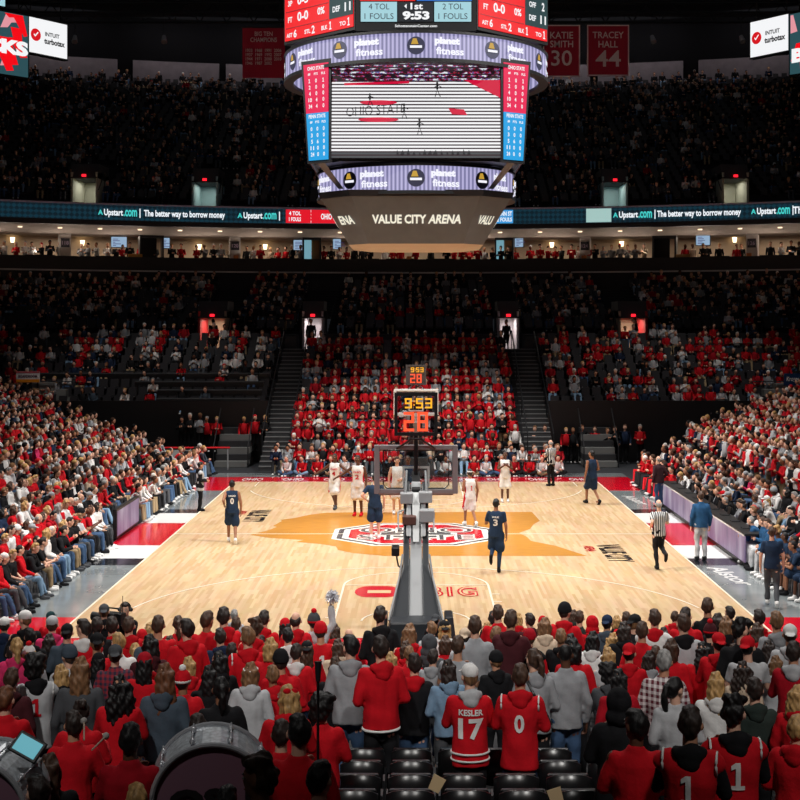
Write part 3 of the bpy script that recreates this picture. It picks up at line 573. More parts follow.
for k in range(4):
    R = Matrix.Rotation(k * math.pi / 2, 3, 'Z'); T = lambda x, y, z: R @ Vector((x, y, Zl(z))); U = R @ Vector((1, 0, 0)); Vz = Vector((0, 0, 1)); N_ = R @ Vector((0, 1, 0))
    q = MB().slab([T(-2.5, -3.22, 11.5), T(2.5, -3.22, 11.5), T(2.5, -3.22, 14.4), T(-2.5, -3.22, 14.4)], N_ * .04); sc = q.build('video_screen', VID, SB)
    a = MB()
    for (px, z, h) in ((-1.35, 13.2, .35), (-.35, 12.85, .42), (.1, 12.4, .48), (.62, 13.5, .42)):
        P = lambda x, zz: T(px + x, -3.235, zz); a = MB()
        a.tube([P(-.06, z - h * .5), P(0, z), P(.09, z - h * .5)], .014, 4); a.tube([P(0, z), P(0, z + h * .35)], .028, 4); a.ball(P(0, z + h * .45), .035, 6, 5); a.tube([P(-.1, z + h * .1), P(0, z + h * .3), P(.12, z + h * .18)], .012, 4); a.build('picture_figure', FIG, sc)
    a = MB()
    for x in np.linspace(-.6, 1.5, 14): a.slab([T(x + random.uniform(-.05, .05), -3.236, 11.6), T(x + .1, -3.236, 11.6), T(x + .05, -3.236, 11.66 + random.random() * .12)], N_ * .004)
    put_text(a, 'OHIO STATE', T(-1.18, -3.24, 12.9), R @ Vector((.98, 0, .07)), Vz, w=1.75, h=.27, bold=-.01); a.build('picture_lettering', FIG, sc)
    a = MB(); a.slab([T(1.4, -3.23, 13.78), T(2.48, -3.23, 13.78), T(2.48, -3.23, 13.25)], N_ * .004)
    for zz, w_ in ((13.12, .55), (12.62, .6)): a.slab([T(-1.1 + math.cos(t_) * w_, -3.23, zz + math.sin(t_) * .07) for t_ in np.linspace(0, 6.0, 14)], N_ * .004)
    a.slab([T(.95, -3.23, 12.95), T(1.4, -3.23, 12.92), T(1.5, -3.23, 12.75), T(1.05, -3.23, 12.78)], N_ * .004)
    a.slab([T(-2.1, -3.23, 13.62), T(-.2, -3.23, 13.68), T(-.2, -3.23, 13.75), T(-2.1, -3.23, 13.69)], N_ * .004)
    a.build('picture_pattern', mat('picture_red', (214, 12, 60), emit=.95), sc)
    # upper score board and angled statistics boards
    bz, tz = 15.33, 18.1; hw = 1.0 if k % 2 else 1.75
    q = MB().slab([T(-hw, -3.62, bz - .2), T(hw, -3.62, bz - .2), T(hw, -3.62, tz), T(-hw, -3.62, tz)], N_ * .25).build('score_board', M_BLACK, SB)
    if k % 2: continue
    def fld(name, m_, x0, x1, z0, z1): return MB().slab([T(x0, -3.64, z0), T(x1, -3.64, z0), T(x1, -3.64, z1), T(x0, -3.64, z1)], N_ * .02).build(name, m_, q)
    fld('home_score', REDS, -1.62, -.02, 16.0, 17.2); fld('guest_score', BLU, .02, 1.62, 16.0, 17.2)
    fld('home_fouls', ICE, -1.6, -.55, 15.4, 15.97); fld('clock_field', DKS, -.52, .5, 15.4, 15.97); fld('guest_fouls', mat('screen_ice', (0, 0, 0)), .53, 1.6, 15.4, 15.97)
    t = MB()
    for x, s in ((-1.07, '4 TOL'), (1.07, '2 TOL')):
        put_text(t, s, T(x, -3.66, 15.83), U, Vz, w=.6, h=.17, bold=0); put_text(t, '1 FOULS', T(x, -3.66, 15.55), U, Vz, w=.84, h=.17, bold=0)
    t.build('dark_lettering', INK, q)
    t = MB(); put_text(t, '1st', T(.02, -3.66, 15.84), U, Vz, w=.36, h=.19, bold=.03); put_text(t, '9:53', T(0, -3.66, 15.57), U, Vz, w=.78, h=.25, bold=.05)
    put_text(t, '13', T(-.8, -3.66, 16.5), U, Vz, w=1.2, h=.9, bold=.06); put_text(t, '6', T(.82, -3.66, 16.5), U, Vz, w=.6, h=.9, bold=.06)
    t.slab([T(-.34, -3.66, 15.84), T(-.27, -3.66, 15.77), T(-.27, -3.66, 15.91)], N_ * .004)
    put_text(t, 'SchottensteinCenter.com', T(0, -3.66, 15.27), U, Vz, w=1.22, h=.075, bold=.02); t.build('white_lettering', WT, q)
    # angled stat panel at this corner
    def statpanel(A, B, Cc, Dd):       # bottom left, bottom right, top right, top left (outer tapers)
        A, B, Cc, Dd = map(Vector, (A, B, Cc, Dd)); nn = (B - A).cross(Dd - A).normalized()
        P = lambda u, v: (A * (1 - u) + B * u) * (1 - v) + (Dd * (1 - u) + Cc * u) * v
        fr = MB().slab([P(-.1, -.03), P(1.1, -.03), P(1.1, 1.04), P(-.1, 1.04)], -nn * .1).build('stat_panel', M_DARK, SB)
        MB().slab([P(0, .49) + nn * .02, P(1, .49) + nn * .02, P(1, 1) + nn * .02, P(0, 1) + nn * .02], -nn * .02).build('crimson_field', CRIM, fr)
        MB().slab([P(0, 0) + nn * .02, P(1, 0) + nn * .02, P(1, .49) + nn * .02, P(0, .49) + nn * .02], -nn * .02).build('blue_field', SKY, fr)
        t = MB(); ux = (B - A).normalized(); W = (B - A).length; H = (Dd - A).length; uz = nn.cross(ux)
        def tx(s, u, v, w, h): put_text(t, s, P(u, v) + nn * .028, ux, uz, w=w * W, h=h * H, bold=.03)
        for v0, nm, rows in ((.5, 'OHIO STATE', ('101', '200', '400', ('10', '4', '0'), ('34', '4', '0'))), (0.0, 'PENN STATE', ('000', '300', '560', ('11', '0', '0'), ('24', '0', '0')))):
            tx(nm, .5, v0 + .455, .86, .04)
            for u, s in ((.22, '#'), (.5, 'PTS'), (.8, 'FLS')): tx(s, u, v0 + .395, .13 if s == '#' else .2, .026)
            for i, r in enumerate(rows):
                for u, s in zip((.22, .5, .8), r): tx(s, u, v0 + .325 - i * .066, .09 if len(s) == 1 else .18, .042)
        t.build('lettering', WT, fr)
    if k % 2: continue
    statpanel(T(-3.155, -2.85, 11.46), T(-2.56, -3.22, 11.46), T(-2.56, -3.22, 14.3), T(-3.325, -2.743, 14.3))
    statpanel(T(2.56, -3.22, 11.46), T(3.155, -2.85, 11.46), T(3.325, -2.743, 14.3), T(2.56, -3.22, 14.3))
    for sx in (-1, 1):
        A = T(sx * 4.02, -1.15, bz); B = T(sx * 1.82, -3.3, bz)
        if sx > 0: A, B = B, A
        ux = (B - A).normalized(); W = (B - A).length; nn = ux.cross(Vz)
        P = lambda u, z: A + ux * (u * W) + Vz * z
        fr = MB().slab([P(-.02, -.1), P(1.02, -.1), P(1.02, 2.6), P(-.02, 2.6)], -nn * .2).build('statistics_board', M_BLACK, SB)
        MB().slab([P(0, 0) + nn * .02, P(1, 0) + nn * .02, P(1, 2.5) + nn * .02, P(0, 2.5) + nn * .02], -nn * .02).build('red_field', REDS, fr)
        MB().slab([P(.665, .36) + nn * .035, P(1, .36) + nn * .035, P(1, 2.5) + nn * .035, P(.665, 2.5) + nn * .035], -nn * .014).build('dark_field', TEALD, fr)
        t = MB()
        def tx(s, u, z, w, h): put_text(t, s, P(u, z) + nn * .045, ux, Vz, w=w, h=h, bold=.03)
        for i, (a_, b_, c_) in enumerate((('FT', '0-0', '0%'), ('3P', '0-5', '0%'), ('FG', '10-2', '50%'), ('PTS', '20', ' '))):
            z = .62 + .5 * i; tx(a_, .09, z, .2, .17); tx(b_, .28, z + .04, .5, .28); tx(c_, .55, z + .06, .32, .22) if c_ != ' ' else None
        for i, (a_, b_) in enumerate((('DEF', '11'), ('OFF', '2'), ('REB', '13'))): z = .62 + .4 * i; tx(a_, .77, z, .32, .17); tx(b_, .93, z, .26 if len(b_) > 1 else .13, .26)
        for u, a_, b_ in ((.08, 'AST', '6'), (.35, 'STL', '2'), (.6, 'BLK', '1'), (.86, 'TO', '1')): tx(a_, u, .15, .27, .13); tx(b_, u + .085, .17, .1 if b_ == '1' else .14, .24)
        t.build('lettering', WT, fr)
        l = MB()
        for i in range(4): l.slab([P(.02, .36 + .5 * i) + nn * .03, P(.65, .36 + .5 * i) + nn * .03, P(.65, .385 + .5 * i) + nn * .03, P(.02, .385 + .5 * i) + nn * .03], -nn * .005)
        l.build('divider', mat('divider_dark', (120, 10, 20), .6), fr)
for sx in (-1, 1):
    for sy in (-1, 1): MB().tube([(sx * 2.5, sy * 2.5, Zl(15)), (sx * 2.5, sy * 2.5, Zl(31))], .05, 6).build('hanging_cable', M_DARK, SB)
MB().box(-3.2, 3.2, -3.2, 3.2, Zl(17.8), Zl(18.2)).build('top_frame', M_DARK, SB)

# ------------------------------------------------------------------ corner video boards, banners
def vboard(name, x, y, z, rz, w, h, label, fill):
    e = empty(name, (x, y, z), rz, label, 'video board')
    MB().box(-w / 2 - .08, w / 2 + .08, .02, .35, -.08, h + .08).build('housing', M_BLACK, e)
    for q in (-.4, .4): MB().tube([(q * w, .2, h), (q * w, .2, 31 - z)], .04, 6).build('hanging_cable', M_DARK, e)
    fill(e, w, h); return e
def turbotax(e, w, h):
    MB().box(-w / 2, w / 2, -.01, .02, 0, h).build('screen', WT, e); s = e.children[-1]
    MB().disc((-w * .33, -.02, h * .52), (1, 0, 0), (0, 0, 1), w * .13, (0, .008, 0)).build('red_dot', glow('dot_red', (215, 20, 30), 1), s)
    t = MB(); t.slab([(-w * .33 + a * w, -.03, h * .52 + b * w) for a, b in ((-.06, 0), (-.045, .02), (-.02, -.01), (.05, .07), (.065, .05), (-.02, -.045))], (0, .006, 0)); t.build('check_mark', WT, s)
    t = MB(); put_text(t, 'INTUIT', (w * .1, -.022, h * .6), (1, 0, 0), (0, 0, 1), w=w * .38, h=h * .12, bold=.03); put_text(t, 'turbotax', (w * .16, -.022, h * .4), (1, 0, 0), (0, 0, 1), w=w * .55, h=h * .17, bold=.04); t.build('lettering', INK, s)
def bucks(lines):
    def fn(e, w, h):
        s = MB().box(-w / 2, w / 2, -.01, .02, 0, h).build('screen', glow('screen_grey_teal', (46, 82, 90), .9), e)
        rr = random.Random(5); r = MB(); p = MB()
        for k in range(16):
            u, v = rr.random(), rr.random(); a = rr.uniform(.2, .5); b_ = rr.uniform(-.5, .5)
            pts = [(u, v), (u + .1, v + .02), (u + .1 + b_ * .3, v + a), (u + b_ * .3 - .05, v + a)]
            (r if k % 3 else p).slab([((min(max(x, .01), .99) - .5) * w, -.014 - .002 * (k % 3), min(max(z, .01), .99) * h) for x, z in pts], (0, .003, 0))
        r.build('red_shapes', REDS, s); p.build('pale_shapes', glow('pale_pink', (226, 150, 160), 1), s)
        for z0, wd, tx in lines:
            t = MB(); put_text(t, tx, (0, -.024, h * z0), (1, 0, 0), (0, 0, 1), w=w * wd, h=h * .24, bold=.06); t.build('lettering', WT, s)
    return fn
def board_px(px0, px1, ytop, ybot, D0, D1):      # an upright board between two depths, seen from its lower left
    a, b = at(px0, 0, D0), at(px1, 0, D1); z0 = CH + (HY - ybot) * D0 / F; z1 = CH + (HY - ytop) * D0 / F
    v = Vector((b.x - a.x, b.y - a.y)); return (a.x + b.x) / 2, (a.y + b.y) / 2, z0, math.atan2(v.y, v.x), v.length, z1 - z0
x, y, z, rz, w, h = board_px(29, 67, 16.5, 51.5, 70, 72); vboard('video_board', x, y, z, rz, w, h, 'white hanging screen showing a red check mark, upper left corner', turbotax)
x, y, z, rz, w, h = board_px(-48, 28, 2, 66, 66.8, 69.9); vboard('video_board', x, y, z, rz, w, h, 'hanging screen of red and teal shapes, upper left corner', bucks([(.45, 1.0, 'BUCKS')]))
x, y, z, rz, w, h = board_px(-60, 5, -40, -1, 66.8, 69.2); vboard('video_board', x, y, z + .2, rz, w, h, 'pale screen above the red and teal one, upper left edge', lambda e, w, h: MB().box(-w / 2, w / 2, -.01, .02, 0, h).build('screen', ICE, e))
def board_r(px0, px1, ytop, ybot, D0, D1):
    a, b = at(px0, 0, D0), at(px1, 0, D1); z0 = CH + (HY - ybot) * D1 / F; z1 = CH + (HY - ytop) * D1 / F
    v = Vector((b.x - a.x, b.y - a.y)); return (a.x + b.x) / 2, (a.y + b.y) / 2, z0, math.atan2(v.y, v.x), v.length, z1 - z0
x, y, z, rz, w, h = board_r(750.5, 788, 14, 50, 72, 70); vboard('video_board', x, y, z, rz, w, h, 'white hanging screen showing a red check mark, upper right corner', turbotax)
x, y, z, rz, w, h = board_r(790, 866, 0, 63, 69.9, 66.8); vboard('video_board', x, y, z, rz, w, h, 'hanging screen of red and teal shapes, upper right corner', bucks([(.58, .55, 'GO'), (.3, .95, 'BUCKS')]))
BAN = mat('banner_maroon', (178, 30, 62), .85, bump=.3, bscale=6); BTX = mat('banner_lettering', (240, 226, 230), .8)
def banner(px0, px1, y0, y1, D, label, lines, edge=True):
    a, b = at(px0, y1, D), at(px1, y0, D); w, h = b.x - a.x, b.z - a.z
    e = empty('hanging_banner', ((a.x + b.x) / 2, D, a.z), 0, label, 'banner')
    n = 14; V = []; Fc = []
    for i in range(n + 1):
        for zz in np.linspace(0, h, 8): V.append((-w / 2 + w * i / n, .03 * math.sin(i * 1.3) * (1 - zz / h), zz))
    for i in range(n):
        for j in range(7): q = i * 8 + j; Fc.append((q, q + 8, q + 9, q + 1))
    V2 = [(x_, y_ + .02, z_) for x_, y_, z_ in V]; c = MB().add(V, Fc).add(V2, [f[::-1] for f in Fc]).build('cloth', BAN, e, True)
    if edge:
        t = MB(); t.box(-w / 2, -w / 2 + .07, -.06, -.04, 0, h).box(w / 2 - .07, w / 2, -.06, -.04, 0, h).box(-w / 2 + .07, w / 2 - .07, -.06, -.04, 0, .07).box(-w / 2 + .07, w / 2 - .07, -.06, -.04, h - .07, h); t.build('white_edging', BTX, c)
    t = MB()
    for s, zz, ww, hh in lines: put_text(t, s, (0, -.07, h * zz), (1, 0, 0), (0, 0, 1), w=w * ww, h=h * hh, bold=.01)
    t.build('lettering', BTX, c)
    MB().tube([(-w / 2 - .1, 0, h + .03), (w / 2 + .1, 0, h + .03)], .04, 6).build('rod', M_DARK, e)
    for q in (-.4, .4): MB().tube([(q * w, 0, h), (q * w * .6, 0, 31 - a.z)], .015, 5).build('hanging_cord', M_DARK, e)
yrs = '\n'.join(('1933  1968  1991  2006', '1937  1969  1992  2007', '1944  1971  2000  2010', '1946  1987  2002  '))
banner(242.5, 285, 28, 78, 82, 'maroon banner lettered BIG TEN CHAMPIONS with rows of years', [('BIG TEN', .88, .42, .09), ('CHAMPIONS', .76, .62, .09), (yrs, .42, .84, .32)], False)
banner(543, 580, 25, 77, 82, 'maroon retired number banner reading 30, beside the scoreboard', [('KATIE', .8, .62, .13), ('SMITH', .63, .62, .13), ('30', .36, .56, .3)])
banner(587, 629, 25, 76, 82, 'maroon retired number banner reading 44', [('TRACEY', .8, .74, .13), ('HALL', .62, .46, .13), ('44', .34, .6, .32)])
for i, px in enumerate((75, 164, 652, 741)):
    p = at(px, 40, 88); e = empty('spotlight_fixture', p, 0, 'small spotlight hanging under the dark roof, %s of four from the left' % ORD[i], 'spotlight')
    MB().tube([(0, 0, .25), (.05, -.3, -.2)], [.12, .2], 8).build('lamp_can', mat('pale_can', (150, 150, 155), .5), e); MB().tube([(0, 0, .2), (0, 0, 31 - p.z)], .02, 5).build('stem', M_DARK, e)

# ================================================================== baskets
def basket(y_base, sgn, label):
    """sgn +1: the board faces away from the camera (near end)"""
    e = empty('basketball_hoop', (0, y_base, 0), 0 if sgn > 0 else math.pi, label, 'basketball hoop')
    # base: padded wedge 2.9 m behind the board
    yb = YB - Y0 + 1.2 - .0
    B = MB().hexa([(-.62, -2.9, .12), (.62, -2.9, .12), (.62, -1.0, .12), (-.62, -1.0, .12)], [(-.5, -2.9, .95), (.5, -2.9, .95), (.5, -1.0, .95), (-.5, -1.0, .95)]).build('base', M_PAD, e, bevel=.04)
    for sx in (-1, 1):
        for yy in (-2.6, -1.3): MB().tube([(sx * .5 - .03, yy, .07), (sx * .5 + .03, yy, .07)], .07, 12).build('caster', M_BLACK, B)
        MB().hexa([(sx * .62 - .03, -1.75, .14), (sx * .62 + .2, -1.75, .14), (sx * .62 + .2, -1.0, .14), (sx * .62 - .03, -1.0, .14)] if sx > 0 else [(-.82, -1.75, .14), (-.59, -1.75, .14), (-.59, -1.0, .14), (-.82, -1.0, .14)],
                  [(sx * .6 - .03, -1.7, .8), (sx * .6 + .14, -1.7, .8), (sx * .6 + .14, -1.05, .8), (sx * .6 - .03, -1.05, .8)] if sx > 0 else [(-.74, -1.7, .8), (-.57, -1.7, .8), (-.57, -1.05, .8), (-.74, -1.05, .8)]).build('outrigger_pad', M_PAD, B, bevel=.03)
    # mast, leaning towards the court: slate pads each side of a pale channel
    def mast(x0, x1, x0t, x1t, dy, name, m, z0=.9, z1=3.25, ya=-2.3, yb_=.15, th=.5):
        return MB().hexa([(x0, ya - dy, z0), (x1, ya - dy, z0), (x1, ya + th, z0), (x0, ya + th, z0)], [(x0t, yb_ - dy, z1), (x1t, yb_ - dy, z1), (x1t, yb_ + th * .6, z1), (x0t, yb_ + th * .6, z1)]).build(name, m, e, bevel=.015)
    for sx in (-1, 1):
        MB().hexa([(min(sx * .5, sx * .14), -2.4, .9), (max(sx * .5, sx * .14), -2.4, .9), (max(sx * .5, sx * .14), -1.6, .9), (min(sx * .5, sx * .14), -1.6, .9)],
                  [(min(sx * .25, sx * .12), -1.45, 1.8), (max(sx * .25, sx * .12), -1.45, 1.8), (max(sx * .25, sx * .12), -.7, 1.8), (min(sx * .25, sx * .12), -.7, 1.8)]).build('flared_pad', M_PAD, e, bevel=.02)
        mast(*sorted((sx * .13, sx * .26)), *sorted((sx * .13, sx * .26)), .0, 'side_pad', M_PAD, z0=1.75, ya=-1.5)
        pipe = MB().tube([(sx * .53, -2.5, .9), (sx * .33, -1.7, 1.6), (sx * .27, -1.45, 2.0)], .02, 6).build('edge_piping', mat('pale_piping', (150, 152, 154), .5), e)
        lp = MB(); lp.tube([(sx * .24, -1.0, 2.4), (sx * .36, -1.0, 2.42), (sx * .37, -.75, 2.75), (sx * .24, -.7, 2.8)], .018, 6); lp.build('grab_handle', M_LGREY, e)
        mast(*sorted((sx * .1, sx * .2)), *sorted((sx * .1, sx * .2)), .06, 'hydraulic_housing', M_LGREY, z0=2.3, z1=2.9, ya=-.98, yb_=-.3, th=.3)
    mast(-.14, .14, -.1, .1, .03, 'centre_channel', M_LGREY)
    MB().hexa([(-.06, -1.1, 2.2), (.06, -1.1, 2.2), (.06, -1.0, 2.3), (-.06, -1.0, 2.3)], [(-.08, -.35, 3.0), (.08, -.35, 3.0), (.08, -.25, 3.1), (-.08, -.25, 3.1)]).build('actuator', mat('white_enamel', (214, 216, 216), .35), e)
    # boom arm and equipment boxes
    MB().hexa([(-.09, -.1, 2.85), (.09, -.1, 2.85), (.09, 1.15, 3.15), (-.09, 1.15, 3.15)], [(-.09, -.1, 3.15), (.09, -.1, 3.15), (.09, 1.15, 3.4), (-.09, 1.15, 3.4)]).build('boom_arm', M_BLACK, e, bevel=.01)
    for nm, x0, x1, z0, z1, m in (('equipment_box', -.33, -.06, 2.88, 3.1, M_LGREY), ('equipment_box', .06, .34, 2.9, 3.12, M_LGREY), ('equipment_box', .08, .38, 2.55, 2.8, M_LGREY), ('speaker_box', -.28, .0, 2.5, 2.68, mat('brown_box', (96, 60, 52), .5))):
        b = MB().box(x0, x1, -.45 if z0 > 2.8 else -.85, -.1 if z0 > 2.8 else -.5, z0, z1).build(nm, m, e, bevel=.02)
    MB().tube([(-.22, -.3, 3.05), (-.2, .2, 3.5)], .03, 8).build('brace', M_PAD, e); MB().tube([(.22, -.3, 3.05), (.2, .2, 3.5)], .03, 8).build('brace', M_PAD, e)
    cm = MB().box(-.5, -.34, -1.1, -.75, 1.9, 2.08).build('camera_head', M_BLACK, e, bevel=.02)
    MB().tube([(-.42, -.75, 1.99), (-.42, -.6, 1.99)], .07, 12).build('lens', M_BLACK, cm)
    MB().tube([(-.4, -1.0, 1.9), (-.36, -1.05, 1.7), (-.2, -1.15, 1.62), (-.02, -1.2, 1.6)], .02, 6).build('cable', M_BLACK, cm)
    # backboard
    yf = YB - Y0 - .38; q = mat('board_frame', (142, 136, 138), .45) if sgn > 0 else mat('board_frame_white', (222, 222, 222), .4)
    fr = MB().box(-.92, -.8, yf - .09, yf + .02, 2.9, 3.97).box(.8, .92, yf - .09, yf + .02, 2.9, 3.97).box(-.8, .8, yf - .09, yf + .02, 3.87, 3.97).box(-.8, .8, yf - .09, yf + .02, 2.9, 3.0).build('backboard_frame', q, e, bevel=.015)
    g = bpy.data.materials.get('board_glass')
    if not g:
        g = bpy.data.materials.new('board_glass'); g.use_nodes = True; nt = g.node_tree; N = nt.nodes; L = nt.links; mx = N.new('ShaderNodeMixShader'); tr = N.new('ShaderNodeBsdfTransparent'); gl = N.new('ShaderNodeBsdfGlossy')
        tr.inputs[0].default_value = (.9, .93, .93, 1); gl.inputs['Roughness'].default_value = .03; mx.inputs[0].default_value = .05; L.new(tr.outputs[0], mx.inputs[1]); L.new(gl.outputs[0], mx.inputs[2]); L.new(mx.outputs[0], N['Material Output'].inputs[0])
    MB().box(-.8, .8, yf - .03, yf - .018, 3.0, 3.87).build('glass_pane', g, fr)
    MB().box(-.82, .82, yf - .02, yf + .03, 2.86, 3.0).build('bottom_pad', q, fr, bevel=.02)
    t = MB(); 
    for x0, x1, z0, z1 in ((-.3, -.25, 3.05, 3.5), (.25, .3, 3.05, 3.5), (-.25, .25, 3.45, 3.5), (-.25, .25, 3.05, 3.1)): t.box(x0, x1, yf - .017, yf - .012, z0, z1)
    t.build('target_square', M_WHITE, fr)
    t = MB(); a = .72
    t.tube([(-a, yf - .05, 3.85), (-a, yf - .05, 3.1), (-a + .08, yf - .05, 3.02), (a - .08, yf - .05, 3.02), (a, yf - .05, 3.1), (a, yf - .05, 3.85), (-a, yf - .05, 3.85)], .014, 6); t.build('light_strip', M_BLACK, fr)
    n = 20; rr = .2286; rm = MB().tube([(rr * math.cos(2 * math.pi * k / n), yf + .15 + rr + rr * math.sin(2 * math.pi * k / n), 3.048) for k in range(n)], .011, 6, True); rm.box(-.1, .1, yf, yf + .16, 2.98, 3.04)
    rim = rm.build('rim', mat('rim_orange', (214, 70, 24), .4), e)
    t = MB()
    for k in range(12):
        for d in (-1, 1):
            P = [(r_ * math.cos(2 * math.pi * (k + d * i * .5) / 12), yf + .15 + rr + r_ * math.sin(2 * math.pi * (k + d * i * .5) / 12), 3.04 - .11 * i) for i, r_ in enumerate((.225, .18, .145, .125, .125))]
            t.tube(P, .006, 4)
    t.build('net', M_WHITE, rim)
    # shot clock on a pole above the board
    yc = yf - .35; zc = 4.2 if sgn > 0 else 4.12; s = .47 if sgn > 0 else .42
    MB().tube([(0, yc + .05, 3.2), (0, yc + .05, zc)], .045 if sgn > 0 else .03, 8).build('clock_pole', M_BLACK, e)
    MB().tube([(-.42, yf - .1, 3.9), (-.1, yc, 4.12), (0, yc, 4.14)], .025, 6).tube([(.42, yf - .1, 3.9), (.1, yc, 4.12), (0, yc, 4.14)], .025, 6).build('clock_bracket', M_BLACK, e)
    d = MB(); f = .07
    d.box(-s, -s + f, yc - .06, yc + .06, zc, zc + 2 * s).box(s - f, s, yc - .06, yc + .06, zc, zc + 2 * s).box(-s + f, s - f, yc - .06, yc + .06, zc, zc + f).box(-s + f, s - f, yc - .06, yc + .06, zc + 2 * s - f, zc + 2 * s)
    ck = d.build('shot_clock', M_BLACK if sgn > 0 else mat('clock_grey', (66, 62, 62), .6), e)
    g2 = bpy.data.materials.get('smoke_glass')
    if not g2:
        g2 = bpy.data.materials.new('smoke_glass'); g2.use_nodes = True; nt = g2.node_tree; N = nt.nodes; tr = N.new('ShaderNodeBsdfTransparent'); tr.inputs[0].default_value = (.8, .77, .79, 1); nt.links.new(tr.outputs[0], N['Material Output'].inputs[0])
    MB().box(-s + f, s - f, yc - .02, yc + .02, zc + f, zc + 2 * s - f).build('glass_pane', g2 if sgn > 0 else mat('clock_back', (74, 66, 66), .7), ck)
    AM = glow('digit_amber', (250, 176, 40), 1.2); OR = glow('digit_orange', (255, 84, 48), 1.25)
    for dy, flip in (((-.075, 1),) if sgn > 0 else ((.075, -1),)):
        ux = Vector((flip, 0, 0)); t = MB(); k = s / .47
        for ch, x in (('9', -.24), ('5', .0), ('3', .2)): seven(t, ch, Vector((0, yc + dy, zc + .6 * k)) + ux * x * k, ux, (0, 0, 1), .15 * k, .22 * k, .035 * k, (0, .006, 0))
        t.box(*sorted((flip * -.055 * k, flip * -.03 * k)), yc + dy, yc + dy + .006, zc + .66 * k, zc + .69 * k); t.box(*sorted((flip * -.055 * k, flip * -.03 * k)), yc + dy, yc + dy + .006, zc + .74 * k, zc + .77 * k)
        t.build('game_time', AM, ck); t = MB()
        for ch, x in (('2', -.27), ('8', .03)): seven(t, ch, Vector((0, yc + dy, zc + .1 * k)) + ux * x * k, ux, (0, 0, 1), .23 * k, .42 * k, .06 * k, (0, .006, 0))
        t.build('shot_time', OR, ck)
    return e
basket(Y0, 1, 'padded steel basketball hoop seen from behind, above the crowd')
basket(Y1, -1, 'white framed basketball hoop at the far end of the court')

# ================================================================== courtside furniture
st = empty('scorers_table', (9.0, 44, 0), 0, 'long scorers table with lavender LED front on the right sideline', 'table')
def purple_led():
    m = bpy.data.materials.new('cloudy_purple_led'); m.use_nodes = True; nt = m.node_tree; N = nt.nodes; L = nt.links; b = N['Principled BSDF']
    tc = N.new('ShaderNodeTexCoord'); n = N.new('ShaderNodeTexNoise'); n.inputs['Scale'].default_value = 1.1; n.inputs['Detail'].default_value = 4; mp = N.new('ShaderNodeMapping'); mp.inputs['Scale'].default_value = (1, 1, .35); L.new(tc.outputs['Object'], mp.inputs[0]); L.new(mp.outputs[0], n.inputs['Vector'])
    r = N.new('ShaderNodeValToRGB'); r.color_ramp.elements[0].position = .35; r.color_ramp.elements[0].color = lin((112, 92, 132)); r.color_ramp.elements[1].position = .68; r.color_ramp.elements[1].color = lin((206, 196, 212)); q = r.color_ramp.elements.new(.5); q.color = lin((160, 132, 168))
    L.new(n.outputs['Fac'], r.inputs[0]); L.new(r.outputs[0], b.inputs['Emission Color']); b.inputs['Emission Strength'].default_value = .62; b.inputs['Base Color'].default_value = (.04, .04, .05, 1); return m
PLED = purple_led()
MB().box(0, .03, -6.6, 6.0, .1, .82).build('led_panel', PLED, st); MB().box(-.02, .5, -6.65, 6.05, .84, .9).build('tabletop', M_BLACK, st, bevel=.01)
MB().box(-.02, .05, -6.6, 6.0, 0, .1).build('kick_board', M_BLACK, st); MB().box(-.03, 0.0, -6.62, 6.02, .82, .86).build('white_edge', M_WHITE, st)
for y in (-6.5, -2.2, 2.2, 5.9): MB().box(.42, .48, y, y + .06, 0, .84).build('leg', M_DARK, st)
for i, y in enumerate(np.linspace(-5.6, 5.2, 9)):
    e = empty('laptop', (9.28, 44 + y, .9), -math.pi / 2, 'black laptop on the scorers table, %s from the near end' % ORD[i], 'laptop')
    MB().box(-.16, .16, -.12, .12, 0, .02).build('keyboard_base', M_DARK, e); MB().hexa([(-.16, .11, .02), (.16, .11, .02), (.16, .125, .02), (-.16, .125, .02)], [(-.16, .17, .24), (.16, .17, .24), (.16, .185, .24), (-.16, .185, .24)]).build('screen_lid', M_BLACK, e)
ad = empty('courtside_led_panel', tuple(at(119, 0, 43.0))[:2] + (0,), 0, 'angled lavender LED panel at the left sideline', 'LED panel')
a0, a1 = Vector((-9.18, 41.9, 0)), Vector((-9.2, 45.35, 0)); ad.location = (0, 0, 0)
ad.location = a0; ux = (a1 - a0).normalized(); nn = Vector((ux.y, -ux.x, 0)); Lg = (a1 - a0).length
MB().slab([ux * 0 + Vector((0, 0, .05)), ux * Lg + Vector((0, 0, .05)), ux * Lg + Vector((0, 0, .95)), Vector((0, 0, .95))], -nn * .12).build('housing', M_BLACK, ad)
MB().slab([ux * .08 + nn * .012 + Vector((0, 0, .12)), ux * (Lg - .08) + nn * .012 + Vector((0, 0, .12)), ux * (Lg - .08) + nn * .012 + Vector((0, 0, .88)), ux * .08 + nn * .012 + Vector((0, 0, .88))], -nn * .012).build('screen', PLED, ad)
MB().slab([-nn * .12, ux * Lg - nn * .12, ux * Lg - nn * .5, -nn * .5], (0, 0, .08)).build('foot', M_BLACK, ad)
# red topped rail and white barrier in the far left corner
e = empty('corner_barrier', (-10.9, 62.4, 0), 0, 'white barrier with red top rail in the far left corner', 'barrier')
MB().box(-1.9, .6, -.04, .04, .1, .9).build('white_panel', mat('barrier_white', (190, 190, 188), .6), e)
MB().tube([(-2, 0, 1.0), (2.4, .0, 1.0)], .045, 8).build('red_rail', mat('rail_red', (220, 24, 34), .4), e)
for x in (-1.9, .6, 2.3): MB().tube([(x, 0, 0), (x, 0, 1.0)], .03, 6).build('post', M_LGREY, e)
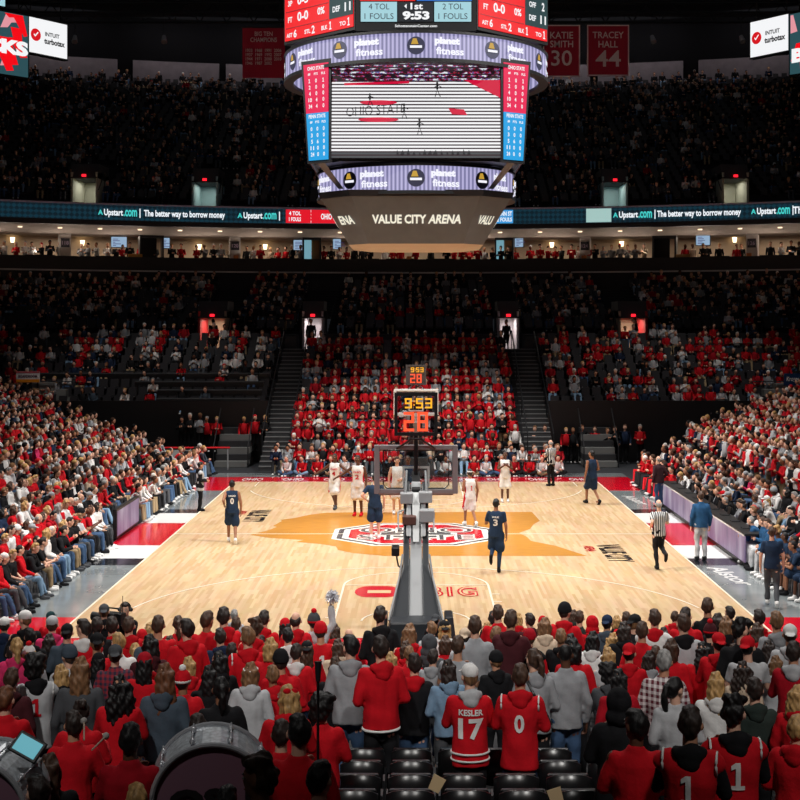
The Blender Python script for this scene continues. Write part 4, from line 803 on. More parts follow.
# press tables on the far left corner section
for i, (k, x0, x1) in enumerate(((5, -12.6, -7.6), (6, -13.2, -7.6), (7, -14.0, -7.6), (8, -20, -7.4))):
    d, z = end_row(k); t = empty('press_table', ((x0 + x1) / 2, d + .25, z), 0, 'black press table on the far left corner section, %s from the bottom' % ORD[i], 'table'); w = (x1 - x0) / 2
    MB().box(-w, w, -.2, .2, .72, .77).build('tabletop', mat('grey_table_edge', (70, 72, 75), .6), t); MB().box(-w, w, -.2, -.17, .15, .72).build('modesty_panel', M_BLACK, t)
    for x in np.linspace(-w + .05, w - .05, 4): MB().box(x - .03, x + .03, .1, .16, 0, .72).build('leg', M_DARK, t)
for nm, s in (('wall_corner_left', -1), ('wall_corner_right', 1)):
    a, b = sorted((s * 7.15, s * 26)); struct(MB().box(a if s < 0 else 6.4, -7.15 if s < 0 else b, 66.05, 66.2, -.1, 2.95).build(nm, M_BLACK))
for i, s in enumerate((-1, 1)):
    e = empty('corner_stair', (s * 8.6, 63.4, 0), 0, 'grey steps rising beside the black wall in the far %s corner' % ('left', 'right')[i], 'stairs')
    for k in range(6): MB().box(-.75, .75, k * .4, 2.6, k * .28, k * .28 + .28).build('tread', mat('pale_step', (112, 112, 110), .8) if k % 2 == 0 else M_CONC, e)
    for x in (-.8, .8): MB().tube([(x, 0, .95), (x, 2.4, 2.6)], .03, 6).tube([(x, 0, 0), (x, 0, .95)], .03, 6).build('handrail', M_DARK, e)
# stepped concrete blocks and sponsor signs at the tops of the side stands
for i, s in enumerate((-1, 1)):
    p = at(57 if s < 0 else 772, 398, 67); e = empty('stepped_concrete_block', (p.x, p.y + .6, p.z - .6), 0, 'stepped grey concrete block at the top of the %s stand' % ('left', 'right')[i], 'concrete block')
    c = mat('bare_concrete', (128, 128, 124), .85, noise=.08)
    if s < 0: MB().box(-1.3, -.2, -.3, .5, 0, 1.35).box(-.2, .35, -.3, .5, 0, 1.0).box(.35, .8, -.3, .5, 0, .62).build('wall_block', c, e)
    else: MB().box(.3, 1.8, -.3, .5, 0, 1.3).box(-.3, .3, -.3, .5, 0, 1.0).box(-.95, -.3, -.3, .5, 0, .68).build('wall_block', c, e)
    MB().tube([(-.9, -.4, 1.4), (.9, -.4, 1.4)], .03, 6).build('handrail', M_DARK, e)
p0, p1 = at(15.5, 391, 66.9), at(39, 380, 66.9); e = empty('sponsor_sign', ((p0.x + p1.x) / 2, 67, p0.z + .42), 0, 'small white sign with orange lower band at the top of left stand', 'sign'); w, h = p1.x - p0.x, p1.z - p0.z
MB().box(-w / 2, w / 2, 0, .06, 0, h).build('white_board', mat('sign_white', (228, 224, 226), .5), e); MB().box(-w / 2, w / 2, -.01, 0, 0, h * .28).build('orange_band', mat('sign_orange', (240, 150, 30), .5), e)
MB().box(-w / 2, w / 2, -.01, 0, h * .85, h).build('pink_band', mat('sign_pink', (206, 90, 100), .5), e)
t = MB(); put_text(t, 'BOARDROOM', (0, -.015, h * .55), (1, 0, 0), (0, 0, 1), w=w * .8, h=h * .26, bold=.03); t.build('lettering', mat('sign_purple_ink', (96, 40, 66), .6), e)
for q in (-.4, .4): MB().tube([(q * w, .1, -1.6), (q * w, .1, 0)], .03, 6).build('post', M_DARK, e)
p0, p1 = at(784, 387.5, 67), at(822, 375.5, 67); e = empty('sponsor_sign', ((p0.x + p1.x) / 2, 67, p0.z + .1), 0, 'navy sign with white script at the top of right stand', 'sign'); w, h = p1.x - p0.x, p1.z - p0.z
MB().box(-w / 2, w / 2, 0, .06, 0, h).build('navy_board', mat('sign_navy', (22, 52, 92), .5), e)
t = MB(); put_text(t, 'Kroger', (-w * .27, -.01, h * .5), (1, 0, .03), (.15, 0, 1), w=w * .33, h=h * .5, bold=.02); put_text(t, 'Kroger', (w * .23, -.01, h * .5), (1, 0, .03), (.15, 0, 1), w=w * .33, h=h * .5, bold=.02); t.build('lettering', M_WHITE, e)
for q in (-.4, .4): MB().tube([(q * w, .1, -1.6), (q * w, .1, 0)], .03, 6).build('post', M_DARK, e)
p = at(797, 412, 60); e = empty('red_umbrella', (p.x, p.y, p.z - 2.1), 0, 'red and white umbrella open above the right stand crowd', 'umbrella')
R_ = 1.0; n = 8
for k in range(n):
    a, b = 2 * math.pi * k / n + .2, 2 * math.pi * (k + 1) / n + .2
    m = MB(); g = 5; V = []; Fc = []
    for i in range(g + 1):
        f_ = i / g
        for t_ in (a, (a + b) / 2, b): V.append((R_ * f_ * math.cos(t_), R_ * f_ * math.sin(t_), 2.1 + .4 * (1 - f_ * f_)))
    for i in range(g):
        for j in (0, 1): q = i * 3 + j; Fc.append((q, q + 3, q + 4, q + 1))
    m.add(V, Fc); V2 = [(x_, y_, z_ - .01) for x_, y_, z_ in V]; m.add(V2, [f[::-1] for f in Fc]); m.build('canopy_panel', M_RED if k % 2 else mat('umbrella_white', (226, 222, 220), .7), e)
MB().tube([(0, 0, 1.0), (0, 0, 2.55)], .02, 6).build('shaft', M_SILV, e)

# ================================================================== people
def remesh(parts, vox, smooth=2, amp=0, seed=0, fq=1):
    """one continuous surface grown over overlapping shapes"""
    mb = MB()
    for p in parts: p(mb)
    me = pymesh('r', mb.v, mb.f); o = bpy.data.objects.new('r', me); COL.objects.link(o)
    m = o.modifiers.new('r', 'REMESH'); m.mode = 'VOXEL'; m.voxel_size = vox
    if smooth: s = o.modifiers.new('s', 'SMOOTH'); s.iterations = smooth; s.factor = .5
    e = bpy.data.meshes.new_from_object(o.evaluated_get(DG())); bpy.data.objects.remove(o); bpy.data.meshes.remove(me)
    n = len(e.vertices); v = np.empty(n * 3, np.float32); e.vertices.foreach_get('co', v); v = v.reshape(-1, 3)
    if amp:      # cloth folds
        nr = np.empty(n * 3, np.float32); e.vertices.foreach_get('normal', nr); nr = nr.reshape(-1, 3); r = np.random.RandomState(seed)
        d = np.zeros(n)
        for _ in range(6):
            k = r.normal(size=3) * np.array([20, 20, 13]) * fq; d += np.sin(v @ k + r.rand() * 6)
        v = v + nr * (amp * d / 2.4)[:, None]
    f = [tuple(p.vertices) for p in e.polygons]; bpy.data.meshes.remove(e)
    return v, f
def cap(a, b, ra, rb=None, seg=10):
    rb = rb or ra; a = Vector(a); b = Vector(b)
    def fn(mb):
        t = (b - a); L = t.length
        if L < 1e-6: return mb.ball(a, ra, 10, 7)
        t.normalize(); P = [a - t * ra, a - t * ra * .7, a - t * ra * .3, a, b, b + t * rb * .3, b + t * rb * .7, b + t * rb]
        R = [ra * .05, ra * .7, ra * .95, ra, rb, rb * .95, rb * .7, rb * .05]; mb.tube(P, R, seg)
    return fn
def ell(c, r, rot=None, u=14, w=10):
    def fn(mb):
        if rot is None: mb.ball(c, r, u, w)
        else:
            q = MB().ball((0, 0, 0), r, u, w); mb.add([rot @ Vector(p) + Vector(c) for p in q.v], q.f)
    return fn
def loft(rings, seg=16):
    """rings of (centre, half width, half depth), closed; width runs along x"""
    def fn(mb):
        C = [Vector(r[0]) for r in rings]; V = []; n = len(rings)
        for i, (c, rx, ry) in enumerate(rings):
            t = (C[min(i + 1, n - 1)] - C[max(i - 1, 0)]).normalized(); fw = t.cross(Vector((1, 0, 0)))
            fw = (Vector((0, 1, 0)) - t * t.y).normalized() if fw.length < .1 else -fw.normalized(); 
            if fw.y < 0: fw = -fw
            for k in range(seg):
                a = 2 * math.pi * k / seg; V.append(C[i] + Vector((1, 0, 0)) * rx * math.cos(a) + fw * ry * math.sin(a))
        F_ = [(i * seg + k, i * seg + (k + 1) % seg, (i + 1) * seg + (k + 1) % seg, (i + 1) * seg + k) for i in range(n - 1) for k in range(seg)]
        F_ += [tuple(range(seg))[::-1], tuple((n - 1) * seg + k for k in range(seg))]
        mb.add(V, F_)
    return fn
V3 = Vector
ARMS = {  # elbow, wrist (right side; mirrored for the left) from the shoulder's frame, standing
    'down': ((.245, -.03, -.28), (.25, .05, -.54)), 'front': ((.25, -.02, -.27), (.09, .23, -.32)), 'folded': ((.25, .05, -.26), (-.05, .25, -.22)),
    'clap': ((.24, .08, -.25), (.035, .30, -.10)), 'phone': ((.22, .16, -.17), (.06, .31, .06)), 'raise': ((.29, .05, .19), (.27, .12, .46)),
    'pocket': ((.27, -.08, -.26), (.2, .06, -.46)), 'wide': ((.40, .02, -.16), (.60, .10, -.28)), 'run1': ((.24, -.22, -.18), (.22, .0, -.32)), 'run2': ((.25, .08, -.25), (.16, .30, -.16)),
    'hips': ((.36, -.06, -.22), (.2, .04, -.38)), 'knee': ((.25, .12, -.24), (.15, .36, -.36)), 'lean': ((.21, .14, -.27), (.05, .33, -.22)), 'lap': ((.25, .02, -.25), (.06, .24, -.36)),
    'ears': ((.27, .1, -.05), (.12, .12, .22)), 'camera': ((.2, .12, -.24), (.08, .26, .02)), 'reach': ((.30, .22, -.08), (.32, .48, .0)), 'drum': ((.27, .02, -.24), (.2, .3, -.16)),
}
def skeleton(legs='stand', al='down', ar='down', lean=0.0, hip=None):
    J = {}
    if legs == 'stand': J['pel'] = V3((0, 0, .94)); K = [((-.095, .02, .5), (-.1, -.02, .085)), ((.095, .02, .5), (.1, -.02, .085))]
    elif legs == 'walk': J['pel'] = V3((0, 0, .93)); K = [((-.09, .16, .53), (-.09, .18, .1)), ((.09, .02, .5), (.09, -.28, .13))]
    elif legs == 'run': J['pel'] = V3((0, 0, .95)); K = [((-.09, .0, .53), (-.08, -.12, .1)), ((.09, .12, .56), (.09, -.30, .42))]
    elif legs == 'runm': J['pel'] = V3((0, 0, .95)); K = [((-.09, .12, .56), (-.09, -.30, .42)), ((.09, .0, .53), (.08, -.12, .1))]
    elif legs == 'wide': J['pel'] = V3((0, 0, .9)); K = [((-.2, .08, .48), (-.27, -.02, .085)), ((.2, .08, .48), (.27, -.02, .085))]
    elif legs == 'sit': J['pel'] = V3((0, 0, .52)); K = [((-.13, .43, .53), (-.13, .45, .09)), ((.13, .43, .53), (.13, .47, .09))]
    elif legs == 'sitout': J['pel'] = V3((0, 0, .52)); K = [((-.14, .42, .53), (-.15, .62, .09)), ((.12, .43, .53), (.12, .52, .09))]
    elif legs == 'floor': J['pel'] = V3((0, 0, .12)); K = [((-.32, .3, .2), (.06, .42, .08)), ((.32, .3, .2), (-.06, .36, .08))]
    elif legs == 'kneel': J['pel'] = V3((0, 0, .46)); K = [((-.12, .3, .5), (-.12, .3, .09)), ((.12, .1, .08), (.12, -.34, .08))]
    p = J['pel']; J['neck'] = p + V3((0, math.sin(lean) * .53, math.cos(lean) * .53)); u = (J['neck'] - p).normalized(); fw = V3((0, u.z, -u.y))
    J['u'] = u; J['fw'] = fw; sh = J['neck'] - u * .07
    for s, a in ((-1, al), (1, ar)):
        S_ = sh + V3((s * .175, 0, 0)); e, w = ARMS[a]; k = 'L' if s < 0 else 'R'
        # arms hang from the shoulder in the upright frame, tilted half-way with the torso
        f = lambda q: S_ + V3((s * (q[0] - .175), q[1], q[2]))
        J['S' + k] = S_; J['E' + k] = f(e); J['W' + k] = f(w)
    for s, (kn, an) in zip((-1, 1), K):
        k = 'L' if s < 0 else 'R'; J['H' + k] = p + V3((s * .09, 0, -.03)); J['K' + k] = V3(kn); J['A' + k] = V3(an)
    return J
def torso_rings(J, g, hem=-.06, hipw=.165, top=True, belly=0):
    p, u, fw = J['pel'], J['u'], J['fw']; P = lambda t, f=0: p + u * t + fw * f
    R = [(P(hem), hipw + g, .122 + g), (P(.06), .158 + g, .118 + g + belly), (P(.18), .146 + g, .108 + g + belly), (P(.32), .168 + g, .118 + g), (P(.42), .178 + g, .108 + g), (P(.485), .125 + g, .082 + g * .8)]
    if top: R.append((P(.53), .062 + g * .6, .058 + g * .6))
    return loft(R)
def head_center(J, pitch=0): return J['neck'] + J['u'] * .07 + V3((0, .025 + .1 * math.sin(pitch), .105))
def head_parts(hc, yaw, pitch=0):
    R = Matrix.Rotation(yaw, 3, 'Z') @ Matrix.Rotation(-pitch, 3, 'X'); E = lambda c, r: ell(hc + R @ V3(c), r, R)
    return [E((0, 0, .015), (.076, .096, .105)), E((0, .028, -.06), (.056, .062, .062)), E((0, .098, -.022), (.014, .018, .026)), E((0, .09, .03), (.05, .012, .012)), E((-.086, -.004, -.012), (.014, .022, .033)), E((.086, -.004, -.012), (.014, .022, .033))], R
HANDS = {}
def hand_geo(side):
    """a slightly curled hand: wrist at the origin, fingers along +z, palm facing +y, thumb on -x for the right hand"""
    if side in HANDS: return HANDS[side]
    P = [loft([((0, 0, -.03), .024, .02), ((0, 0, .0), .028, .019), ((0, 0, .05), .04, .016), ((0, .0, .09), .041, .014), ((0, 0, .1), .03, .01)], 12)]
    for i, (x, L, cu) in enumerate(((-.031, .070, .5), (-.0105, .080, .55), (.0105, .074, .6), (.030, .058, .7))):
        a = V3((x, 0, .085)); th = .15
        for q in (.45, .32, .25):
            b = a + V3((x * .05, math.sin(th), math.cos(th))) * L * q; P.append(cap(a, b, .0095 - .001 * (q < .4), .0085 - .001 * (q < .4), 8)); a = b; th += cu
    a = V3((-.03, .005, .02)); b = V3((-.055, .022, .05)); c = V3((-.056, .034, .08)); P += [cap(a, b, .014, .0115, 8), cap(b, c, .011, .009, 8)]
    v, f = remesh(P, .0065, 1); v = v.copy()
    if side < 0: v[:, 0] *= -1; f = [q[::-1] for q in f]
    HANDS[side] = (v, f); return HANDS[side]
BODY = {}
def body_geo(key, J, yaw=0, pitch=0, fine=True, vox=.017):
    if key in BODY: return BODY[key]
    hc = head_center(J, pitch); hp, R = head_parts(hc, yaw, pitch)
    P = [torso_rings(J, -.012), cap(J['neck'] - J['u'] * .03, hc + R @ V3((0, -.015, -.04)), .058, .054)] + hp
    for k in 'LR':
        P += [cap(J['S' + k], J['E' + k], .054, .042), cap(J['E' + k], J['W' + k], .042, .029), cap(J['H' + k], J['K' + k], .088, .056), cap(J['K' + k], J['A' + k], .056, .037), cap(J['A' + k] + V3((0, -.03, -.035)), J['A' + k] + V3((0, .15, -.05)), .04, .033)]
    v, f = remesh(P, vox, 2); V = [tuple(p) for p in v]; Fc = list(f); mi = [0] * len(f)
    def add(v2, f2, m):
        o = len(V); V.extend(tuple(p) for p in v2); Fc.extend(tuple(i + o for i in q) for q in f2); mi.extend([m] * len(f2))
    if fine:
        for s, k in ((-1, 'L'), (1, 'R')):
            d = (J['W' + k] - J['E' + k]).normalized(); x = V3((0, 0, 1)) if abs(d.z) < .7 else V3((0, 1, 0)); inn = V3((-s, 0, 0)); inn = (inn - d * inn.dot(d)).normalized(); xx = inn.cross(d)
            M = Matrix((xx, inn, d)).transposed(); hv, hf = hand_geo(s); add([M @ V3(p) + J['W' + k] for p in hv], hf, 0)
    for s in (-1, 1):
        q = MB(); q.ball((0, 0, 0), (.014, .007, .009), 8, 6); add([hc + R @ (V3(p) + V3((s * .031, .089, .006))) for p in q.v], q.f, 1)
        q = MB(); q.ball((0, 0, 0), (.008, .008, .008), 6, 5); add([hc + R @ (V3(p) + V3((s * .031, .092, .006))) for p in q.v], q.f, 2)
        q = MB(); q.ball((0, 0, 0), (.02, .008, .0045), 8, 5); add([hc + R @ (V3(p) + V3((s * .032, .09, .031))) for p in q.v], q.f, 2)
    q = MB(); q.ball((0, 0, 0), (.024, .008, .007), 8, 6); add([hc + R @ (V3(p) + V3((0, .087, -.068))) for p in q.v], q.f, 3)
    me = pymesh('person_body', V, Fc, True); me.polygons.foreach_set('material_index', mi); BODY[key] = (me, hc, R); return BODY[key]
TOPS = {}
def top_geo(key, J, kind):
    """kind: hoodie, tee, polo, vest (sleeveless), gown (open jersey over sleeves)"""
    k = (key, kind)
    if k in TOPS: return TOPS[k]
    sit = J['pel'].z < .7
    g = {'hoodie': .026, 'tee': .014, 'vest': .014, 'jersey': .03, 'coat': .05, 'under': .004, 'long': .026}[kind]; hem = (-.10 if not sit else -.07) - (.10 if kind in ('jersey', 'coat', 'long') and not sit else 0)
    P = [torso_rings(J, g, hem, .17, True, .01 if kind == 'hoodie' else 0)]
    for q in 'LR':
        S_, E, W_ = J['S' + q], J['E' + q], J['W' + q]; sx = -1 if q == 'L' else 1
        if kind in ('hoodie', 'coat', 'under', 'long'):
            a = .012 if kind == 'coat' else (-.008 if kind == 'under' else 0); P += [cap(S_ + V3((sx * -.01, 0, -.005)), E, .072 + a, .058 + a), cap(E, E.lerp(W_, .9), .058 + a, .043 + a)]
        elif kind == 'tee': P += [cap(S_, S_.lerp(E, .62), .066, .06)]
        elif kind == 'jersey': P += [cap(S_ + V3((-sx * .03, 0, .0)), S_.lerp(E, .12), .082, .078)]
        else: P += [cap(S_ + V3((-sx * .055, 0, .01)), S_ + V3((-sx * .05, 0, -.06)), .062, .062)]
    if kind in ('hoodie', 'coat'): P.append(ell(J['neck'] + J['u'] * .005, (.082, .078, .045)))
    TOPS[k] = remesh(P, .018, 2, .0065 if kind != 'coat' else .012, len(TOPS)); return TOPS[k]
def hood_geo(key, J):
    k = (key, 'hood')
    if k not in TOPS:
        n = J['neck']; b = -J['fw']
        P = [ell(n + b * .085 + J['u'] * -.005, (.115, .062, .075)), ell(n + b * .105 - J['u'] * .06, (.085, .045, .07))]
        for s in (-1, 1): P.append(cap(n + V3((s * .085, 0, .0)) + b * .05, n + V3((s * .07, 0, -.03)) - b * .075, .042, .03))
        TOPS[k] = remesh(P, .014, 2, .006, 3)
    return TOPS[k]
PANTS = {}
def pants_geo(key, J, kind):
    k = (key, kind)
    if k in PANTS: return PANTS[k]
    P = [torso_rings(J, .004, -.09, .172, False) if False else loft([(J['pel'] - J['u'] * .1, .15, .12), (J['pel'] - J['u'] * .02, .172, .13), (J['pel'] + J['u'] * .09, .16, .122)])]
    for q in 'LR':
        H, K, A = J['H' + q], J['K' + q], J['A' + q]
        if kind == 'long': P += [cap(H, K, .1, .07), cap(K, A.lerp(K, .08), .07, .056)]
        else: P += [cap(H, H.lerp(K, .9), .112, .118)]
    PANTS[k] = remesh(P, .02, 2, .008, 5); return PANTS[k]
SHOE = {}
def shoe_geo(key, J, q):
    k = (key, q)
    if k not in SHOE:
        A = J['A' + q]; d = V3((0, 1, 0)); kn = J['K' + q]; sh = (A - kn).normalized()
        tilt = max(0, min(1.2, (-sh.y) * 1.3 if A.z > .11 else 0)); d = V3((0, math.cos(tilt), -math.sin(tilt))); up = V3((0, math.sin(tilt), math.cos(tilt)))
        P = [cap(A - up * .035 - d * .03, A - up * .045 + d * .15, .046, .038), cap(A + up * .02, A - up * .04 - d * .01, .046, .05), ell(A - up * .07 + d * .06, (.048, .14, .017), Matrix((V3((1, 0, 0)), d, up)).transposed())]
        SHOE[k] = remesh(P, .013, 1)
    return SHOE[k]
HAIR = {}
def hair_geo(style):
    """in head coordinates: centre of the skull at the origin, face towards +y"""
    if style in HAIR: return HAIR[style]
    S_ = lambda c, r: ell(c, r)
    P = []; vox = .011; amp = .004
    base = [S_((0, -.012, .03), (.086, .1, .1)), S_((0, -.045, -.015), (.077, .066, .078))]
    if style == 'short': P = base + [S_((0, .03, .085), (.07, .065, .042))]
    elif style == 'crop': P = [S_((0, -.01, .024), (.081, .099, .1)), S_((0, -.04, -.02), (.076, .064, .075))]; amp = .002
    elif style == 'side': P = base + [S_((.03, .05, .085), (.06, .06, .045)), S_((-.035, .03, .09), (.055, .06, .04)), S_((0, -.03, .1), (.075, .07, .05))]; amp = .009
    elif style == 'balding': P = [S_((0, -.045, -.02), (.079, .066, .07)), S_((.05, -.02, .01), (.034, .06, .055)), S_((-.05, -.02, .01), (.034, .06, .055))]; amp = .002
    elif style == 'buzz': P = [S_((0, -.012, .02), (.078, .096, .096))]; amp = 0
    elif style == 'bushy': P = [S_((0, -.03, .05), (.13, .125, .125)), S_((0, -.06, -.03), (.115, .09, .1)), S_((.06, .03, .09), (.07, .07, .06)), S_((-.06, .02, .09), (.07, .07, .06))]; amp = .009
    elif style == 'afro': P = [S_((0, -.03, .05), (.15, .14, .15)), S_((0, -.06, -.05), (.15, .11, .14))]; amp = .011
    elif style == 'long': P = base + [loft([((0, -.06, .06), .085, .06), ((0, -.085, -.06), .098, .06), ((0, -.1, -.2), .105, .05), ((0, -.105, -.33), .095, .04), ((0, -.1, -.42), .05, .02)]), S_((.072, .0, -.06), (.025, .045, .11)), S_((-.072, .0, -.06), (.025, .045, .11))]; amp = .007
    elif style == 'bob': P = base + [loft([((0, -.05, .05), .092, .07), ((0, -.06, -.06), .102, .075), ((0, -.06, -.15), .1, .06), ((0, -.05, -.19), .06, .03)]), S_((.075, .01, -.05), (.024, .05, .1)), S_((-.075, .01, -.05), (.024, .05, .1))]; amp = .007
    elif style == 'curly': P = base + [loft([((0, -.05, .05), .11, .08), ((0, -.085, -.08), .15, .085), ((0, -.1, -.22), .165, .075), ((0, -.1, -.34), .13, .05), ((0, -.09, -.4), .06, .02)])]; amp = .011
    elif style == 'pony': P = base + [S_((0, -.115, .05), (.035, .03, .03)), loft([((0, -.13, .05), .03, .028), ((0, -.165, -.04), .042, .032), ((0, -.15, -.16), .04, .03), ((0, -.13, -.25), .012, .012)])]
    elif style == 'bun': P = base + [S_((0, -.09, .105), (.055, .052, .05))]; amp = .006
    HAIR[style] = remesh(P, vox, 1, amp * 1.25, 9, 2.6); return HAIR[style]
def hat_geo(style):
    k = 'hat' + style
    if k in HAIR: return HAIR[k]
    if style in ('cap', 'capback'):
        s = 1 if style == 'cap' else -1
        P = [ell((0, -.012, .05), (.09, .106, .088)), loft([((0, s * .07 - .01, .035), .07, .012), ((0, s * .14 - .01, .03), .062, .007), ((0, s * .19, .02), .03, .004)]) if False else ell((0, s * .125 - .01, .035), (.07, .075, .011), Matrix.Rotation(-s * .2, 3, 'X')), ell((0, -.012, .138), (.012, .012, .008))]
        v, f = remesh(P, .0105, 1)
    elif style == 'beanie': v, f = remesh([ell((0, -.014, .045), (.094, .108, .108)), loft([((0, -.012, .0), .098, .112), ((0, -.012, .05), .1, .114)])], .011, 2, .002, 1)
    elif style == 'hoodup': v, f = remesh([ell((0, -.03, .02), (.112, .125, .135)), ell((0, -.05, -.1), (.125, .11, .09)), ell((0, -.06, .1), (.06, .08, .06))], .013, 3, .006, 2)
    elif style == 'headband':
        v, f = remesh([loft([((0, -.005, .035), .124 * .85, .13 * .9), ((0, -.008, .07), .124 * .85, .13 * .9)])], .01, 1)
    elif style == 'band': v, f = remesh([loft([((0, -.01, .03), .093, .108), ((0, -.012, .062), .091, .107)])], .01, 1)
    elif style == 'pom': v, f = remesh([ell((0, -.015, .165), (.04, .04, .038))], .008, 0, .006, 4)
    elif style == 'cuff': v, f = remesh([loft([((0, -.012, .0), .102, .117), ((0, -.012, .03), .103, .118)])], .01, 1)
    elif style == 'phones': v, f = remesh([cap((-.095, 0, .0), (-.105, 0, 0), .04), cap((.095, 0, .0), (.105, 0, 0), .04)] + [cap((.1 * math.cos(a), -.01, .02 + .115 * math.sin(a)), (.1 * math.cos(b), -.01, .02 + .115 * math.sin(b)), .012) for a, b in zip(np.linspace(0, math.pi, 9)[:-1], np.linspace(0, math.pi, 9)[1:])], .009, 1)
    HAIR[k] = (v, f); return HAIR[k]
MESHC = {}
def shared(kind, key, geo, m):
    k = (kind, key, m.name)
    if k not in MESHC: me = pymesh(kind, geo[0], geo[1], True); me.materials.append(m); MESHC[k] = me
    return MESHC[k]
C = {'red': (196, 16, 30), 'crimson': (166, 14, 32), 'white': (226, 224, 222), 'grey': (150, 152, 156), 'lgrey': (182, 183, 186), 'dgrey': (72, 74, 78), 'black': (24, 24, 27), 'navy': (30, 44, 70), 'slate': (68, 80, 92), 'denim': (118, 146, 172), 'jeans': (62, 86, 118),
     'pink': (214, 52, 104), 'tan': (206, 184, 160), 'maroon': (70, 28, 34), 'teal': (30, 60, 64), 'khaki': (150, 128, 98), 'dgreen': (44, 54, 50), 'team_navy': (32, 50, 74), 'pale': (196, 194, 190), 'orange': (240, 60, 30), 'lblue': (130, 176, 206), 'plaid': (120, 60, 70), 'plaidn': (52, 48, 72), 'coach_blue': (38, 78, 116), 'plum': (62, 40, 46), 'stripe': (190, 190, 190)}
def cloth(c):
    n = 'cloth_' + c
    if n in MATS: return MATS[n]
    if c in ('plaid', 'plaidn', 'stripe'):
        m = mat(n, C[c], .9); nt = m.node_tree; N = nt.nodes; L = nt.links; b = N['Principled BSDF']; tc = N.new('ShaderNodeTexCoord'); out = None
        col = {'plaid': ((92, 24, 40), (222, 214, 214)), 'plaidn': ((40, 40, 62), (150, 40, 52)), 'stripe': ((20, 20, 22), (214, 214, 214))}[c]
        ws = []
        for d, s in (('X', 9 if c != 'stripe' else 10), ('Z', 8)):
            w = N.new('ShaderNodeTexWave'); w.bands_direction = d; w.inputs['Scale'].default_value = s * .6; L.new(tc.outputs['Object'], w.inputs[0]); g = N.new('ShaderNodeMath'); g.operation = 'GREATER_THAN'; g.inputs[1].default_value = .5; L.new(w.outputs['Fac'], g.inputs[0]); ws.append(g)
        ad = N.new('ShaderNodeMath'); ad.operation = 'ADD'; L.new(ws[0].outputs[0], ad.inputs[0]); L.new(ws[1 if c != 'stripe' else 0].outputs[0], ad.inputs[1]); dv = N.new('ShaderNodeMath'); dv.operation = 'MULTIPLY'; dv.inputs[1].default_value = .5; L.new(ad.outputs[0], dv.inputs[0])
        mx = N.new('ShaderNodeMix'); mx.data_type = 'RGBA'; L.new(dv.outputs[0], mx.inputs[0]); mx.inputs[6].default_value = lin(col[0]); mx.inputs[7].default_value = lin(col[1]); L.new(mx.outputs[2], b.inputs['Base Color']); return m
    return mat(n, C[c], .88, spec=.2, noise=.10, nscale=9, bump=.35, bscale=34)
HC = {'brown': (68, 47, 35), 'dark': (42, 31, 27), 'black': (17, 15, 16), 'blond': (176, 138, 88), 'lbrown': (122, 88, 60), 'grey': (140, 138, 136), 'auburn': (100, 62, 40), 'white': (196, 192, 186)}
def hairm(c): return mat('hair_' + c, HC[c], .55, spec=.4, noise=.55, nscale=26, bump=1, bscale=34, stretch=(1, 1, .16))
SK = {'fair': (216, 168, 144), 'mid': (192, 140, 112), 'tan': (150, 102, 76), 'deep': (92, 58, 42)}
SKM = {k: mat('skin_' + k, v, .55, spec=.35, noise=.05, nscale=14) for k, v in SK.items()}
EYEW = mat('eye_white', (214, 208, 204), .3); EYED = mat('eye_dark', (30, 22, 20), .3); LIPS = mat('lips', (150, 82, 76), .5)
BODYC = {}
HATN = {'cap': 'baseball_cap', 'capback': 'baseball_cap', 'beanie': 'beanie', 'hoodup': 'raised_hood', 'headband': 'headband', 'band': 'headband'}
NPEOPLE = [0]
def person(loc, face, legs='stand', al='down', ar='down', lean=0.0, yaw=0, pitch=0, scale=1, hair=('short', 'brown'), hat=None, hatc='black', top=('hoodie', 'red'), over=None, hood=None, pants=('long', 'black'), skin='fair', shoes=None, pom=None, label=None, group=None, fine=True):
    yaw = round(yaw / .35) * .35
    key = (legs, al, ar, round(lean, 2)); J = skeleton(legs, al, ar, lean); hk = key + (yaw, pitch)
    me, hc, R = body_geo(hk, J, yaw, pitch, fine); bk = hk + (skin,)
    if bk not in BODYC:
        b = me.copy(); [b.materials.append(q) for q in (SKM[skin], EYEW, EYED, LIPS)]; BODYC[bk] = b
    root = bpy.data.objects.new('person', BODYC[bk]); COL.objects.link(root); root.location = loc; root.rotation_euler = (0, 0, face); root.scale = (scale,) * 3
    tag(root, label, 'person', group); NPEOPLE[0] += 1
    HM = Matrix.Translation(hc) @ R.to_4x4()
    def part(name, kind, key, geo, m, M=None):
        o = bpy.data.objects.new(name, shared(kind, key, geo, m)); COL.objects.link(o); o.parent = root
        if M is not None: o.matrix_local = M
        return o
    if top: part({'vest': 'jersey', 'under': 'hoodie', 'long': 'hoodie'}.get(top[0], top[0]), 'top', (key, top[0]), top_geo(key, J, top[0]), cloth(top[1]))
    if top and top[0] in ('hoodie', 'under', 'long') and hood is not False: part('hood', 'hood', key, hood_geo(key, J), cloth(hood or top[1]))
    if over: part('jersey', 'top', (key, over[0]), top_geo(key, J, over[0]), cloth(over[1]))
    if pants: part('trousers' if pants[0] == 'long' else 'shorts', 'pants', (key, pants[0]), pants_geo(key, J, pants[0]), cloth(pants[1]))
    if hair and hat != 'hoodup': part('hair', 'hair', hair[0], hair_geo(hair[0]), hairm(hair[1]), HM)
    if hat: part(HATN[hat], 'hat', hat, hat_geo(hat), cloth(hatc), HM)
    if pom: part('pompom', 'hat', 'pom', hat_geo('pom'), cloth(pom), HM); part('beanie_cuff', 'hat', 'cuff', hat_geo('cuff'), cloth(pom), HM)
    if shoes:
        for q in 'LR': part('shoe', 'shoe', (key, q), shoe_geo(key, J, q), cloth(shoes))
    root['_j'] = 0; del root['_j']
    return root, J, hc, HM
